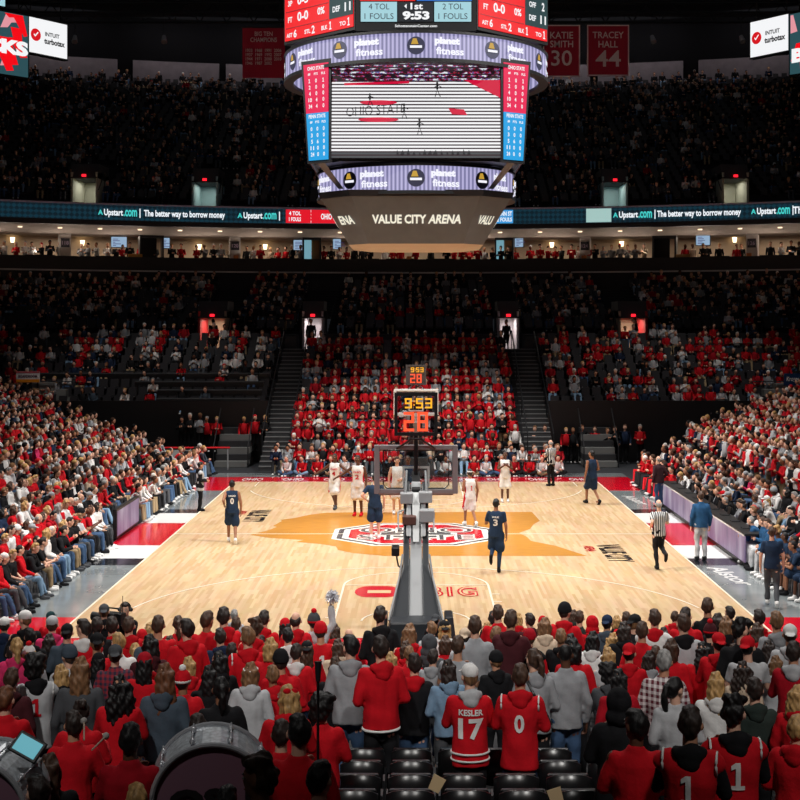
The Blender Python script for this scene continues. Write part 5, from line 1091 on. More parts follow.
def back_print(root, J, geo, lines, m, name='print', front=False):
    """lettering laid onto the cloth's surface; lines = (text, height above the neck base, width, cap height)"""
    v, f = geo; bv = BVHTree.FromPolygons([V3(p) for p in v], f); sg = 1 if front else -1; mb = MB()
    for s, dz, w, h in lines:
        t = MB(); put_text(t, s, J['neck'] + V3((0, sg * .5, dz)), (-sg, 0, 0), (0, 0, 1), w=w, h=h, bold=.03)
        b_ = bmesh.new(); vs_ = [b_.verts.new(p) for p in t.v]; [b_.faces.new([vs_[i] for i in q]) for q in t.f if len(set(q)) == len(q)]
        bmesh.ops.triangulate(b_, faces=b_.faces[:]); bmesh.ops.subdivide_edges(b_, edges=b_.edges[:], cuts=4, use_grid_fill=True); b_.verts.index_update()
        t.v = [p.co[:] for p in b_.verts]; t.f = [tuple(q.index for q in p.verts) for p in b_.faces]; b_.free()
        V = []
        for p in t.v:
            hit = bv.ray_cast(V3(p), V3((0, -sg, 0))); V.append((hit[0] + V3((0, sg * .012, 0))) if hit[0] else V3((p[0], J['neck'].y + sg * .14, p[2])))
        mb.add(V, t.f)
    return mb.build(name, m, root)

def side_stripe(root, J, geos, m):
    """a coloured band down each flank of a uniform"""
    for s in (-1, 1):
        for v, f in geos:
            bv = BVHTree.FromPolygons([V3(p) for p in v], f); z0, z1 = v[:, 2].min() + .03, min(v[:, 2].max() - .03, J['neck'].z - .2); A = []
            if z1 - z0 < .1: continue
            for z in np.linspace(z0, z1, 9):
                yc = float(np.median(v[np.abs(v[:, 2] - z) < .03][:, 1])); row = []
                for dy in (-.045, 0, .045):
                    h = bv.ray_cast(V3((s * .16 if False else s * .32, yc + dy, z)), V3((-s, 0, 0))); row.append(h[0] + V3((s * .008, 0, 0)) if h[0] and abs(h[0].x) > .08 else None)
                A.append(row)
            mb = MB()
            for a, b in zip(A[:-1], A[1:]):
                for i in (0, 1):
                    q = [a[i], a[i + 1], b[i + 1], b[i]]
                    if all(p is not None for p in q): mb.add(q, [(0, 1, 2, 3) if s > 0 else (3, 2, 1, 0)])
            if mb.v: mb.build('side_stripe', m, root)

# ------------------------------------------------------------------ the stand at the camera's end, one line per person:
# head centre x, head top y, head width in pixels | hair | top | extras
NEAR = """
25 612 12|cap white|h black|yaw-.6
3 619 11|cap white|h navy|yaw-.5 skin=mid
50 613 10|cap teal|t red
52 618 12|cap lgrey|h pink
23 629 11|long dark|h black
31 631 12|short black|h black
49 636 13|long dark|h black
67 626 13|capback black|h slate|
83 622 13|short dark|j red white|yaw-.9
16 640 13|pony blond|h pink
29 647 14|beanie white|h grey|pom=red hairl=blond
70 647 17|beanie slate|h lgrey
36 655 24|bushy black|j lgrey black|band=white num=1 numc=red sleeve
80 661 20|long lbrown|h dgrey
11 671 14|short brown|h maroon
5 690 18|short auburn|h red|yaw.5
97 636 14|capback black|t red
97 620 12|short dark|h black
99 655 15|beanie black|h black|hairl=black
104 606 11|capback dgrey|h black
112 619 12|short dark|h red|a=phone
129 619 13|short brown|h red
142 631 12|beanie red|h red
150 625 10|long blond|h lgrey
158 618 13|short brown|t red
177 618 11|pony brown|h red|a=phone yaw-.5
188 622 15|short dark|h red|yaw-.3
150 638 17|long black|h maroon
119 636 13|short blond|h white
115 648 15|capback dgrey|s plaidn
135 645 12|pony blond|h lgrey
140 649 13|beanie slate|h white
144 655 17|beanie crimson|h red|hairl=black a=phone
170 638 11|long brown|h tan
174 649 14|long lbrown|h white
189 660 13|bob blond|h red
164 667 21|long auburn|h slate
183 672 14|beanie red|h red|pom=white
118 680 26|curly black|h red
198 648 12|long blond|h red
80 703 15|bun dark|h red|a=drum yaw-.5
73 716 20|short dark|h red|a=drum yaw-.5
130 728 25|short black|h crimson|skin=deep
50 758 27|long brown|h black
38 780 26|short dark|h black
137 790 24|short blond|h dgrey
214 731 33|afro black|h red|yaw.6
198 718 14|short dark|h black
206 614 13|short brown|h red
225 610 14|short dark|h red
234 611 9|short grey|h lgrey
236 619 10|short brown|j red white
263 613 11|short dark|h red
255 621 14|side brown|h red|yaw-.7
285 620 12|beanie red|h navy|hairl=black
296 614 11|balding dark|h red
221 631 12|short dark|h navy
248 630 15|short lbrown|j red red|num=1 numc=white
259 638 10|short dark|h red
269 641 16|bob blond|h red
288 630 12|short black|h white
296 646 13|short dark|h red|hood=white
254 654 16|curly brown|h red
204 636 10|short blond|h white
219 654 16|long black|h black
281 651 18|beanie black|h red
250 666 17|bob lbrown|h lgrey|band=white
221 680 18|pony black|h black
209 668 14|long black|h black
287 690 21|long blond|h red|yaw-.8 bow
322 694 26|bushy black|h red|yaw.4
298 721 26|short black|h red
281 724 15|short dark|h red
260 763 33|side brown|h maroon|yaw-1.2
318 768 29|short black|h red
227 791 26|short black|h black
314 614 13|beanie dgrey|h lgrey|pom=red a=raise
321 623 14|beanie red|v red|num=1 numc=white skin=mid
334 626 10|long brown|h red
350 631 10|balding blond|h red
350 639 17|short black|h grey|yaw-.7
338 641 10|long brown|h tan
307 643 13|capback black|h red|hairl=brown
381 609 13|short dark|h black
381 639 19|short dark|h red|hem
410 626 14|long lbrown|h red
432 624 10|short lbrown|h lgrey
435 616 9|capback dgrey|h black
445 623 12|capback black|h white|hairl=blond
429 636 16|hoodup dgrey|h dgrey|pack
445 638 12|bob brown|h red
457 639 14|short brown|t grey
466 631 13|capback tan|h lgrey
475 619 14|short brown|h grey
498 607 11|short brown|h red
493 613 10|short dark|h black
487 624 8|long blond|h lblue
496 629 12|short lbrown|j white red
406 643 10|bob brown|h red
409 649 11|short lbrown|h red
414 657 15|short dark|h black|hood=red
449 663 17|long dark|h denim
470 667 18|cap white|j red lgrey|num=17 name=KESLER numc=white a=clap hood=lgrey band2 yaw-.35
496 652 15|beanie black|h black
510 613 14|short brown|h maroon
518 615 8|long blond|h red
530 615 10|short dark|h maroon
543 617 10|beanie red|h white
545 620 13|bob lbrown|h tan
564 604 13|beanie black|h red
573 612 8|long brown|h dgreen
579 613 10|short brown|h dgreen
593 617 13|hoodup red|h red
529 630 14|beanie crimson|j black red
561 631 12|short lbrown|h black
571 636 13|long black|h white
574 642 16|bob black|h red
592 634 14|long black|h white
535 652 16|pony brown|h grey|strap
566 646 15|buzz black|s grey|skin=deep
520 668 17|short brown|j red red|num=0 numc=white trim
607 617 11|capback navy|h slate
617 617 9|bob blond|h black
626 614 10|short brown|h red
634 617 12|capback black|h black
654 612 13|short brown|j white red
674 613 9|short brown|h red
686 610 12|short dark|h red
624 624 13|bob dark|h black
642 624 13|short brown|h red
684 617 14|short brown|h lgrey|hood=black
664 629 11|long dark|h maroon
613 635 14|curly blond|h black
608 650 14|bob blond|h lgrey
629 646 15|capback red|h red
671 641 15|bob brown|h red
650 653 14|long dark|h grey
664 653 17|short grey|s plaid
656 648 10|short brown|h black
609 664 17|bushy black|h dgrey
619 672 17|bob black|h crimson
676 680 18|pony black|h lgrey|yaw.9
702 645 18|curly black|h red|a=phone
708 600 12|short brown|h black
730 608 10|short dark|h black
718 616 13|bob dark|h black
710 625 13|beanie maroon|h black|pom=red
726 619 13|long lbrown|h black
742 622 17|side black|h black|yaw1.0
759 612 11|short dark|h red
777 614 14|short lbrown|h grey
790 627 15|capback white|h lgrey
718 636 15|capback red|h red
748 639 16|capback red|t lgrey|wide
734 646 14|bob brown|h black
769 643 14|long dark|h black
757 625 13|long brown|h red
776 658 14|bob lbrown|h lgrey
793 645 17|short dark|h crimson|hood=lgrey
743 665 16|curly dark|h tan
755 681 17|short dark|h dgreen
716 675 19|long blond|h white
798 688 16|long blond|h red
619 690 26|hoodup black|c black|big
636 714 22|short black|h red|yaw-.6 skin=deep
690 711 25|short dark|j red black|num=1 numc=white sleeve hood=black
735 702 26|side black|j red black|num=1 numc=white hood=black yaw.4
795 720 20|short blond|j red red|trim
12 648 12|short dark|h black
60 668 13|long blond|h black
232 645 12|short dark|h black
273 668 14|short lbrown|h red
336 660 13|long brown|h black
390 655 13|bob blond|h black
432 652 12|short dark|h grey
"""
YD = [(598, 24.5), (605, 23.4), (612, 22.3), (620, 20.6), (630, 18.9), (640, 17.4), (652, 15.8), (660, 14.3), (668, 13.2), (690, 10.9), (705, 10.2), (720, 9.3), (770, 8.3), (800, 7.8)]
HWID = {'short': .178, 'crop': .17, 'side': .19, 'balding': .17, 'buzz': .165, 'bushy': .27, 'afro': .31, 'long': .205, 'bob': .205, 'curly': .26, 'pony': .18, 'bun': .18, 'cap': .19, 'capback': .19, 'beanie': .205, 'hoodup': .235}
HWORD = {'short': 'short %s hair', 'crop': 'cropped %s hair', 'side': 'tousled %s hair', 'balding': 'thinning %s hair', 'buzz': 'shaved dark hair', 'bushy': 'bushy %s hair', 'afro': 'big bushy %s hair', 'long': 'long %s hair', 'bob': 'bobbed %s hair', 'curly': 'long curly %s hair', 'pony': '%s ponytail', 'bun': '%s hair bun', 'cap': '%s cap', 'capback': 'backward %s cap', 'beanie': '%s beanie', 'hoodup': 'raised %s hood'}
CW = {'lbrown': 'light brown', 'lgrey': 'light grey', 'dgrey': 'dark grey', 'dgreen': 'dark green', 'lblue': 'light blue', 'team_navy': 'navy', 'plaidn': 'navy plaid', 'plaid': 'maroon plaid', 'coach_blue': 'blue', 'stripe': 'striped', 'tan': 'beige', 'slate': 'slate blue', 'pale': 'off white'}
TW = {'h': 'hoodie', 't': 'T-shirt', 's': 'sweatshirt', 'j': 'jersey', 'v': 'jersey', 'c': 'padded coat'}
cw = lambda c: CW.get(c, c)
def near_row(D): return max(0, min(18, round((NEAR_D - D) / NEAR_P)))
rows_used = {}
looks = []; PEND = []
for line in NEAR.strip().split('\n'):
    a, hr, tp, *ex = [s.strip() for s in line.split('|')]; ex = (ex[0].split() if ex else [])
    x, y, w = map(float, a.split()); hs, hcol = hr.split(); tp = tp.split(); opt = {}
    for e_ in ex:
        if '=' in e_: k, v = e_.split('='); opt[k] = v
        elif e_.startswith('yaw'): opt['yaw'] = float(e_[3:])
        else: opt[e_] = 1
    Dy = np.interp(y, [q[0] for q in YD], [q[1] for q in YD]); Dw = HWID[hs] * F / w
    D = float(np.clip(.45 * Dy + .55 * Dw, Dy * .86, Dy * 1.16)); PEND.append([x, y, w, hs, hcol, tp, opt, D])
PEND.sort(key=lambda q: -q[7]); placed = []
for q in PEND:
    x, y, w, hs, hcol, tp, opt, D = q
    for tr in range(6):         # keep neighbours apart: step a little towards the camera when two would share one place
        X = (x - CX) * D / F
        if all(abs(X - px) > .36 or abs(D - pd) > .30 for px, pd in placed): break
        D -= .16
    placed.append((X, D)); q[7] = D
    look = (HWORD[hs] % cw(hcol) if '%' in HWORD[hs] else HWORD[hs]) + ' in ' + cw(tp[1]) + ' ' + TW[tp[0]]
    if 'name' in opt: look = 'white cap in red hockey jersey numbered seventeen'
    elif opt.get('num') == '0': look = 'short brown hair in red basketball jersey numbered zero'
    elif 'num' in opt: look += ' numbered one'
    if opt.get('pom'): look = look.replace('beanie', 'pompom beanie')
    if opt.get('a') == 'raise': look += ' raising a pompom'
    if opt.get('band'): look = look.replace(' in ', ' and white headband in ', 1)
    if 'pack' in opt: look += ' with a backpack'
    if 'strap' in opt: look += ' and black shoulder strap'
    q.append(look)
count = {}
for q in PEND: count.setdefault(q[8], []).append(q)
for k, v in count.items(): v.sort(key=lambda q: q[0])
SPECIAL = {}
for q in PEND:
    x, y, w, hs, hcol, tp, opt, D, look = q
    k = near_row(D); zf = max(NEAR_R * k, .02); X = (x - CX) * D / F; ztop = CH - (y - HY) * D / F
    extra = {'bushy': .05, 'afro': .07, 'hoodup': .03, 'beanie': .02, 'cap': .01}.get(hs, .0)
    base = 1.745 + extra; sc = float(np.clip((ztop - zf) / base, .84, 1.13)); arm = opt.get('a') or random.choice(['down', 'front', 'folded', 'clap', 'front'])
    zz = ztop - base * sc
    if abs(zz - zf) > .3: zz = zf + math.copysign(.3, zz - zf)
    al = ar = arm
    if arm == 'raise' or arm == 'phone': al = 'front' if arm == 'phone' else 'down'
    grp = count[look]; n = len(grp)
    lbl = 'near fan with ' + look
    if n > 1:
        i = grp.index(q); pos = 'leftmost' if i == 0 else ('rightmost' if i == n - 1 else ORD[i] + ' from left')
        lbl += ', %s of %s' % (pos, ('', '', 'two', 'three', 'four', 'five', 'six', 'seven', 'eight', 'nine', 'ten', 'eleven', 'twelve')[n] if n < 13 else 'many')
    else: lbl += ', standing in the near stand'
    hat = hs if hs in HATN else None; hatc = hcol; hair = (hs, hcol)
    if hat: hair = (('long' if opt.get('hairl') else 'crop'), opt.get('hairl') or random.choice(['brown', 'dark', 'black', 'lbrown']))
    pom = opt.get('pom')
    if opt.get('band') and not hat: hat, hatc = ('headband' if hs == 'bushy' else 'band'), 'white'
    over = None; hood = opt.get('hood')
    if tp[0] == 'j':
        under = tp[2] if len(tp) > 2 else 'white'; main = tp[1]; top = ('long', main) if under == main or 'name' in opt else ('under', under); over = None if top[0] == 'long' else ('jersey', main); hood = hood or under
    else:
        top = ({'h': 'hoodie', 't': 'tee', 's': 'hoodie', 'v': 'vest', 'c': 'coat'}[tp[0]], tp[1])
        if tp[0] == 's' or (tp[0] == 'h' and not hood and (y > 700 or random.random() < .3)): hood = False
    skin = opt.get('skin') or random.choices(['fair', 'mid', 'tan'], [8, 3, 1])[0]
    root, J, hc, HM = person((X, D, zz), -random.uniform(-.3, .3) + (CX - x) / 1500, 'stand', al, ar, random.choice([0, .07]), -opt.get('yaw', random.choice([0, 0, 0, .35, -.35])), 0, sc, hair, hat, hatc, top, over, hood, ('long', random.choice(['black', 'jeans', 'black', 'dgrey', 'navy'])), skin, None, pom, lbl, 'fans standing in the near stand')
    SPECIAL[id(q)] = (root, J, hc, HM, opt, tp, al, ar)
    if opt.get('num') or 'wide' in opt:
        kind = 'vest' if tp[0] == 'v' else (('jersey' if over else 'long') if tp[0] == 'j' else 'tee'); kk = [z for z in TOPS if z[1] == kind and z[0][:3] == ('stand', al, ar) and abs(skeleton(*z[0])['neck'].y - J['neck'].y) < 1e-4][0]
        m = cloth({'white': 'white', 'red': 'red'}[opt.get('numc', 'red')])
        if 'name' in opt: L = [('KESLER', -.155, .25, .062), ('17', -.32, .26, .21)]
        elif 'wide' in opt: L = [('OHIO STATE', -.22, .3, .05)]
        elif opt['num'] == '0': L = [('0', -.25, .1, .18)]
        else: L = [('1', -.24, .1, .2)]
        back_print(root, J, TOPS[kk], L, m, 'number' if 'num' in opt else 'lettering')
        if 'band2' in opt or 'trim' in opt or tp[0] == 'j':
            st = MB()
            for z0 in ((-.12, -.05) if 'band2' in opt else ()):      # white hoops round the hem
                pz = J['pel'] + J['u'] * z0; n = 28
                ring_ = [pz + V3((.198 * math.cos(t_), .153 * math.sin(t_), 0)) for t_ in np.linspace(0, 2 * math.pi, n, False)]; st.tube(ring_, .0115, 6, True)
            if 'trim' in opt or opt['num'] == '1':
                for s in (-1, 1):
                    c_ = J['SL' if s < 0 else 'SR']; st.tube([c_ + V3((s * .012, .08 * math.cos(t_), -.012 + .078 * math.sin(t_))) for t_ in np.linspace(0, 2 * math.pi, 18, False)], .009, 6, True)
            if st.v: st.build('white_trim', M_WHITE, root, True)
    if 'pack' in opt:
        b = MB(); P = [ell(J['neck'] + V3((0, -.19, -.26)), (.15, .09, .2))]; v, f = remesh(P, .02, 1, .004); o = link('backpack', pymesh('backpack', v, f, True), cloth('black'), root)
        t = MB().disc(J['neck'] + V3((0, -.288, -.24)), (1, 0, 0), (0, 0, 1), .06, (0, .012, 0)); t.build('round_patch', mat('patch_grey', (96, 98, 102), .7), o)
    if 'strap' in opt: MB().tube([J['neck'] + V3((-.12, -.04, .0)), J['neck'] + V3((-.05, -.155, -.16)), J['neck'] + V3((.09, -.16, -.38)), J['neck'] + V3((.16, -.12, -.52))], .016, 6).build('bag_strap', M_BLACK, root)
    if opt.get('a') == 'raise':
        pm_ = MB()
        for _ in range(130):
            d_ = V3(RNG.normal(size=3)).normalized(); pm_.tube([(0, 0, 0), d_ * .07, d_ * random.uniform(.1, .14) + V3((0, 0, -.02))], [.006, .011, .004], 4)
        po = pm_.build('silver_pompom', mat('silver_tinsel', (214, 214, 220), .3, .3)); po.location = Vector((X, D, zz)) + J['WR'] * sc + V3((0, .03, .15)); tag(po, 'shiny silver pompom held up above the near stand', 'pompom')
    if 'bow' in opt: MB().ball(hc + V3((.06, -.05, .08)), (.05, .02, .03)).ball(hc + V3((.0, -.07, .09)), (.04, .02, .03)).build('red_bow', cloth('red'), root, True)
    if 'hem' in opt: st = MB(); pz = J['pel'] + J['u'] * -.1; st.tube([pz + V3((.19 * math.cos(t_), .155 * math.sin(t_), 0)) for t_ in np.linspace(0, 2 * math.pi, 24, False)], .014, 6, True); st.build('white_hem', M_WHITE, root, True)

# drums, microphone, tablet in the band's corner
def bass_drum(x, y, z, r, ry, rx, label, letters):
    e = empty('bass_drum', (x, y, z), 0, label, 'drum'); e.rotation_euler = (rx, 0, ry); n = 40; L = .36
    m = MB(); V = []; Fc = []
    for k in range(n):
        a = 2 * math.pi * k / n
        for rr, yy in ((r, -L / 2), (r, L / 2), (r - .012, L / 2), (r - .012, -L / 2)): V.append((rr * math.cos(a), yy, rr * math.sin(a)))
    for k in range(n):
        for j in range(4): Fc.append((k * 4 + j, k * 4 + (j + 1) % 4, ((k + 1) % n) * 4 + (j + 1) % 4, ((k + 1) % n) * 4 + j))
    m.add(V, Fc); m.build('shell', mat('sparkle_silver', (186, 192, 198), .3, .15, noise=.3, nscale=30), e)
    for s in (-1, 1):
        MB().disc((0, s * (L / 2 - .005), 0), (1, 0, 0), (0, 0, 1), r - .015, (0, .006, 0), 40).build('drum_head', mat('drum_head_mauve', (138, 100, 118), .6), e)
        MB().tube([((r + .006) * math.cos(2 * math.pi * k / n), s * (L / 2 + .006), (r + .006) * math.sin(2 * math.pi * k / n)) for k in range(n)], .019, 8, True).build('hoop', mat('drum_chrome', (190, 192, 198), .25, .35), e)
    for k in range(10):
        a = 2 * math.pi * k / 10; c, s_ = math.cos(a), math.sin(a); q = MB(); q.tube([((r + .03) * c, -L / 2 - .01, (r + .03) * s_), ((r + .03) * c, L / 2 + .01, (r + .03) * s_)], .006, 6)
        for yy in (-.1, .1): q.ball(((r + .02) * c, yy, (r + .02) * s_), (.022, .035, .022), 8, 6)
        q.build('tension_lug', MATS['drum_chrome'], e, True)
    t = MB(); put_text(t, letters, (0 if len(letters) > 1 else -.0, -L / 2 - .012, 0), (1, 0, 0), (0, 0, 1), w=r * (1.45 if len(letters) > 1 else .55), h=r * .5, bold=.05); t.build('lettering', mat('drum_ink', (30, 24, 28), .6), e); return e
p = at(212, 790, 9.6); bass_drum(p.x, p.y, p.z, .40, .12, .1, 'silver bass drum with big dark letters behind the bushy haired drummer', 'OSU')
p = at(-10, 798, 9.2); bass_drum(p.x, p.y, p.z, .33, -.15, .1, 'silver bass drum cut by the lower left edge of the photo', 'OHIO')
p = at(28, 747, 9.0); e = empty('tablet', p, 0, 'lit teal tablet clipped above the lower left bass drum', 'tablet'); e.rotation_euler = (-.7, .35, -.35)
MB().box(-.11, .11, -.01, .01, -.075, .075).build('tablet_case', M_BLACK, e, bevel=.008); MB().box(-.088, .088, -.014, -.01, -.055, .055).build('tablet_display', glow('tablet_teal', (92, 168, 182), .9), e)
p = at(318, 762, 9.9); e = empty('microphone_stand', (p.x, p.y, NEAR_R * near_row(9.9)), 0, 'tall black microphone stand among the red shirted band', 'microphone stand'); hh = CH - (662 - HY) * 9.9 / F - e.location.z
MB().tube([(0, 0, 0), (0, 0, hh * .6)], .016, 8).build('lower_tube', M_BLACK, e); MB().tube([(0, 0, hh * .6), (0, 0, hh - .12)], .010, 8).build('upper_tube', M_BLACK, e); MB().tube([(0, 0, hh * .58), (0, 0, hh * .62)], .026, 8).build('clutch', M_BLACK, e)
MB().tube([(0, 0, hh - .14), (0, .02, hh)], [.016, .028], 10).build('microphone', mat('mic_grey', (52, 52, 56), .5, .4), e)
for a in (0, 2.1, 4.2): MB().tube([(0, 0, .25), (.2 * math.cos(a), .2 * math.sin(a), .01)], .01, 6).build('leg', M_BLACK, e)
for i, (x0, y0, x1, y1) in enumerate(((86, 732, 106, 735), (84, 735, 85, 722))):
    a, b = at(*((92, 750) if not i else (84, 740)), 9.35), at(*((106, 736) if not i else (84, 721)), 9.6); e = empty('drum_mallet', a, 0, ('grey headed drum mallet raised to the right by a drummer', 'grey headed drum mallet held upright beside the short dark haired drummer')[i], 'mallet'); v = b - a
    MB().tube([(0, 0, 0), v], .006, 8).build('shaft', mat('mallet_wood', (180, 160, 140), .5), e); MB().ball(v, .025, 12, 8).build('mallet_head', mat('mallet_felt', (170, 166, 162), .9), e, True)
# folding seats left empty in the front of the picture
def stadium_seat_parts():
    s = MB(); s.hexa([(-.2, -.0, .40), (.2, 0, .40), (.19, .1, .42), (-.19, .1, .42)], [(-.2, -.03, .80), (.2, -.03, .80), (.19, .03, .80), (-.19, .03, .80)])
    bk = MB(); n = 8
    P = [(-.215 + .43 * i / n, -.10 - .02 * math.sin(math.pi * i / n), .5) for i in range(n + 1)]
    V = []; Fc = []
    for i in range(n + 1):
        x = -.215 + .43 * i / n; cv = -.05 * math.sin(math.pi * i / n); tp = .84 - .05 * abs(2 * i / n - 1) ** 3
        for z, dy in ((.42, 0), (.6, -.02), (tp, -.07)):
            V.append((x, cv + dy - .06, z)); V.append((x, cv + dy - .03, z))
    for i in range(n):
        a = i * 6; b = a + 6
        for j in (0, 2): Fc += [(a + j, a + j + 2, b + j + 2, b + j), (a + j + 1, b + j + 1, b + j + 3, a + j + 3)]
        Fc += [(a + 4, a + 5, b + 5, b + 4), (a, b, b + 1, a + 1)]
    Fc += [(0, 1, 3, 2), (2, 3, 5, 4), (n * 6, n * 6 + 2, n * 6 + 3, n * 6 + 1), (n * 6 + 2, n * 6 + 4, n * 6 + 5, n * 6 + 3)]
    bk.add(V, Fc); lg = MB().box(-.235, -.21, -.1, .1, 0, .62).box(.21, .235, -.1, .1, 0, .62)
    return bk, s, lg
SEATM = mat('seat_black_gloss', (20, 20, 22), .28, spec=.6)
bk, s_, lg = stadium_seat_parts()
proto = None
def copy_tree(o, parent=None):
    c = o.copy(); COL.objects.link(c); c.parent = parent
    for ch in list(o.children): copy_tree(ch, c)
    return c
def seat_at(x, y, z, rz=0, label=None, group=None):
    global proto
    if proto is None:
        proto = empty('folding_seat', (0, 0, 0), 0, 'x', 'seat', 'x'); bk.build('backrest', SEATM, proto, True); s_.build('seat_pan', SEATM, proto, bevel=.015); lg.build('side_frame', M_DARK, proto); c = proto
    else: c = copy_tree(proto)
    c.location = (x, y, z); c.rotation_euler = (0, 0, rz); c['label'] = label; c['group'] = group; return c
for k in range(9, 16):
    D = NEAR_D - NEAR_P * k - .32; z = NEAR_R * k
    xs_ = [X for X in np.arange(-3.05, 2.6, .5) if 326 < CX + X * F / D < 616]
    for X in xs_:
        if any(abs(X - px) < .28 and abs(D - pd) < .34 for px, pd in placed): continue
        seat_at(X, D, z, 0, 'empty black folding seat in the dark rows at the bottom of the photo', 'empty folding seats in the near stand')
for i, (px, py, k) in enumerate(((437, 784, 12), (556, 797, 13))):
    D = NEAR_D - NEAR_P * k - .47; p = at(px, py, D); o = MB().hexa([(-.05, 0, -.07), (.05, 0, -.07), (.05, .006, -.07), (-.05, .006, -.07)], [(-.06, .03, .06), (.06, .03, .06), (.06, .036, .06), (-.06, .036, .06)]).build('paper_programme', mat('paper_tan', (196, 170, 130), .8)); o.location = p; o.rotation_euler = (0, .5 - .8 * i, 0)
    tag(o, 'small tan paper tucked behind an empty black seat, %s of two' % ('upper', 'lower')[i], 'paper')

# ------------------------------------------------------------------ players, officials, staff on the court
def court_person(px, py_feet, h, face, label, grp=None, **k):
    p = floor_pt(px, py_feet); k.setdefault('scale', h / 1.745); r = person((p.x, p.y, 0.004), face, label=label, group=grp, **k); PJ[r[0].name] = (r[1], (k['legs'], k['al'], k['ar'], round(k.get('lean', 0.0), 2))); return r
PJ = {}
def print_on(r, kind, pose, lines, c, front=False):
    root, J, hc, HM = r; kk = (pose, kind); back_print(root, J, TOPS[kk], lines, cloth(c), 'number', front)
PI = math.pi
r = court_person(232, 543, 1.9, .15, 'player in navy uniform numbered zero walking up the left of the court', legs='walk', al='run1', ar='down', yaw=0, hair=('crop', 'black'), top=('vest', 'team_navy'), pants=('short', 'team_navy'), skin='tan', shoes='white')
print_on(r, 'vest', ('walk', 'run1', 'down', 0.0), [('0', -.28, .1, .17), ('DREAD', -.14, .2, .045)], 'white')
r = court_person(335, 509, 1.98, PI - .3, 'player in white uniform with both arms spread, nearest the left far corner', legs='walk', al='wide', ar='wide', hair=('crop', 'black'), top=('vest', 'white'), pants=('short', 'white'), skin='deep', shoes='dgrey')
print_on(r, 'vest', ('walk', 'wide', 'wide', 0.0), [('OHIO', -.19, .24, .06), ('4', -.33, .12, .13)], 'red', True)
r = court_person(358, 516, 2.08, PI - .2, 'tall player in white uniform with red shoes left of the backboard', legs='stand', al='down', ar='wide', hair=('crop', 'black'), top=('vest', 'white'), pants=('short', 'white'), skin='deep', shoes='red')
print_on(r, 'vest', ('stand', 'down', 'wide', 0.0), [('OHIO', -.19, .24, .06), ('2', -.33, .12, .13)], 'red', True)
court_person(375, 539, 2.0, .1, 'player in navy uniform half hidden behind the backboard', legs='stand', al='hips', ar='down', hair=('crop', 'black'), top=('tee', 'team_navy'), pants=('short', 'team_navy'), skin='fair', shoes='white')
r = court_person(397, 514, 1.98, PI + .1, 'player in white uniform seen through the glass backboard', legs='stand', al='front', ar='down', hair=('short', 'brown'), top=('vest', 'white'), pants=('short', 'white'), skin='fair', shoes='white')
court_person(408, 513, 2.0, PI - .2, 'player in navy uniform seen through the glass beside the white one', legs='stand', al='down', ar='down', hair=('crop', 'black'), top=('vest', 'team_navy'), pants=('short', 'team_navy'), skin='deep', shoes='red')
r = court_person(470, 526, 1.86, .35, 'player in white uniform numbered one with white headband, seen from behind', legs='walk', al='front', ar='down', hair=('short', 'dark'), hat='band', hatc='white', top=('vest', 'white'), pants=('short', 'white'), skin='tan', shoes='white')
print_on(r, 'vest', ('walk', 'front', 'down', 0.0), [('1', -.28, .06, .15)], 'red')
r = court_person(505, 502, 1.88, PI, 'player in white uniform clapping near the far baseline', legs='stand', al='clap', ar='clap', hair=('crop', 'black'), top=('vest', 'white'), pants=('short', 'white'), skin='deep', shoes='white')
print_on(r, 'vest', ('stand', 'clap', 'clap', 0.0), [('OHIO', -.19, .24, .06)], 'red', True)
r = court_person(496, 572, 1.93, -.15, 'player in navy uniform numbered three running away from the camera', legs='runm', al='run2', ar='down', hair=('crop', 'black'), top=('tee', 'team_navy'), pants=('short', 'team_navy'), skin='tan', shoes='black')
print_on(r, 'tee', ('runm', 'run2', 'down', 0.0), [('3', -.27, .11, .16), ('WILK', -.14, .18, .045)], 'white')
J_ = r[1]; 
for q in 'LR': v, f = remesh([cap(J_['K' + q] + V3((0, 0, .08)), J_['K' + q], .068, .062), cap(J_['K' + q], J_['A' + q], .064, .044)], .016, 1); link('leg_sleeve', pymesh('leg_sleeve', v, f, True), cloth('team_navy'), r[0])
court_person(592, 504, 1.97, .5, 'player in navy uniform waiting near the right sideline at far end', legs='walk', al='down', ar='front', yaw=.35, hair=('crop', 'black'), top=('vest', 'team_navy'), pants=('short', 'team_navy'), skin='tan', shoes='black')
court_person(551, 486, 1.86, .6, 'bald referee in striped shirt by the far baseline', legs='stand', al='folded', ar='folded', hair=('balding', 'grey'), top=('tee', 'stripe'), pants=('long', 'black'), skin='fair', shoes='black')
court_person(659, 569, 1.84, .1, 'bald referee in striped shirt running along the right sideline', legs='run', al='run1', ar='run2', hair=('balding', 'grey'), top=('tee', 'stripe'), pants=('long', 'black'), skin='fair', shoes='black')
court_person(701, 560, 1.9, .1, 'coach in blue pullover and light trousers standing on right sideline', legs='stand', al='down', ar='down', hair=('short', 'brown'), top=('hoodie', 'coach_blue'), hood=False, pants=('long', 'lgrey'), skin='fair', shoes='black')
court_person(659, 507, 1.82, .5, 'coach in plum jacket and jeans standing before the far bench', legs='stand', al='down', ar='pocket', hair=('balding', 'grey'), top=('hoodie', 'plum'), hood=False, pants=('long', 'jeans'), skin='fair', shoes='black')
court_person(772, 606, 1.84, -.2, 'person in navy polo shirt and grey trousers standing by near bench', legs='walk', al='down', ar='down', hair=('short', 'brown'), top=('tee', 'team_navy'), pants=('long', 'dgrey'), skin='fair', shoes='white')
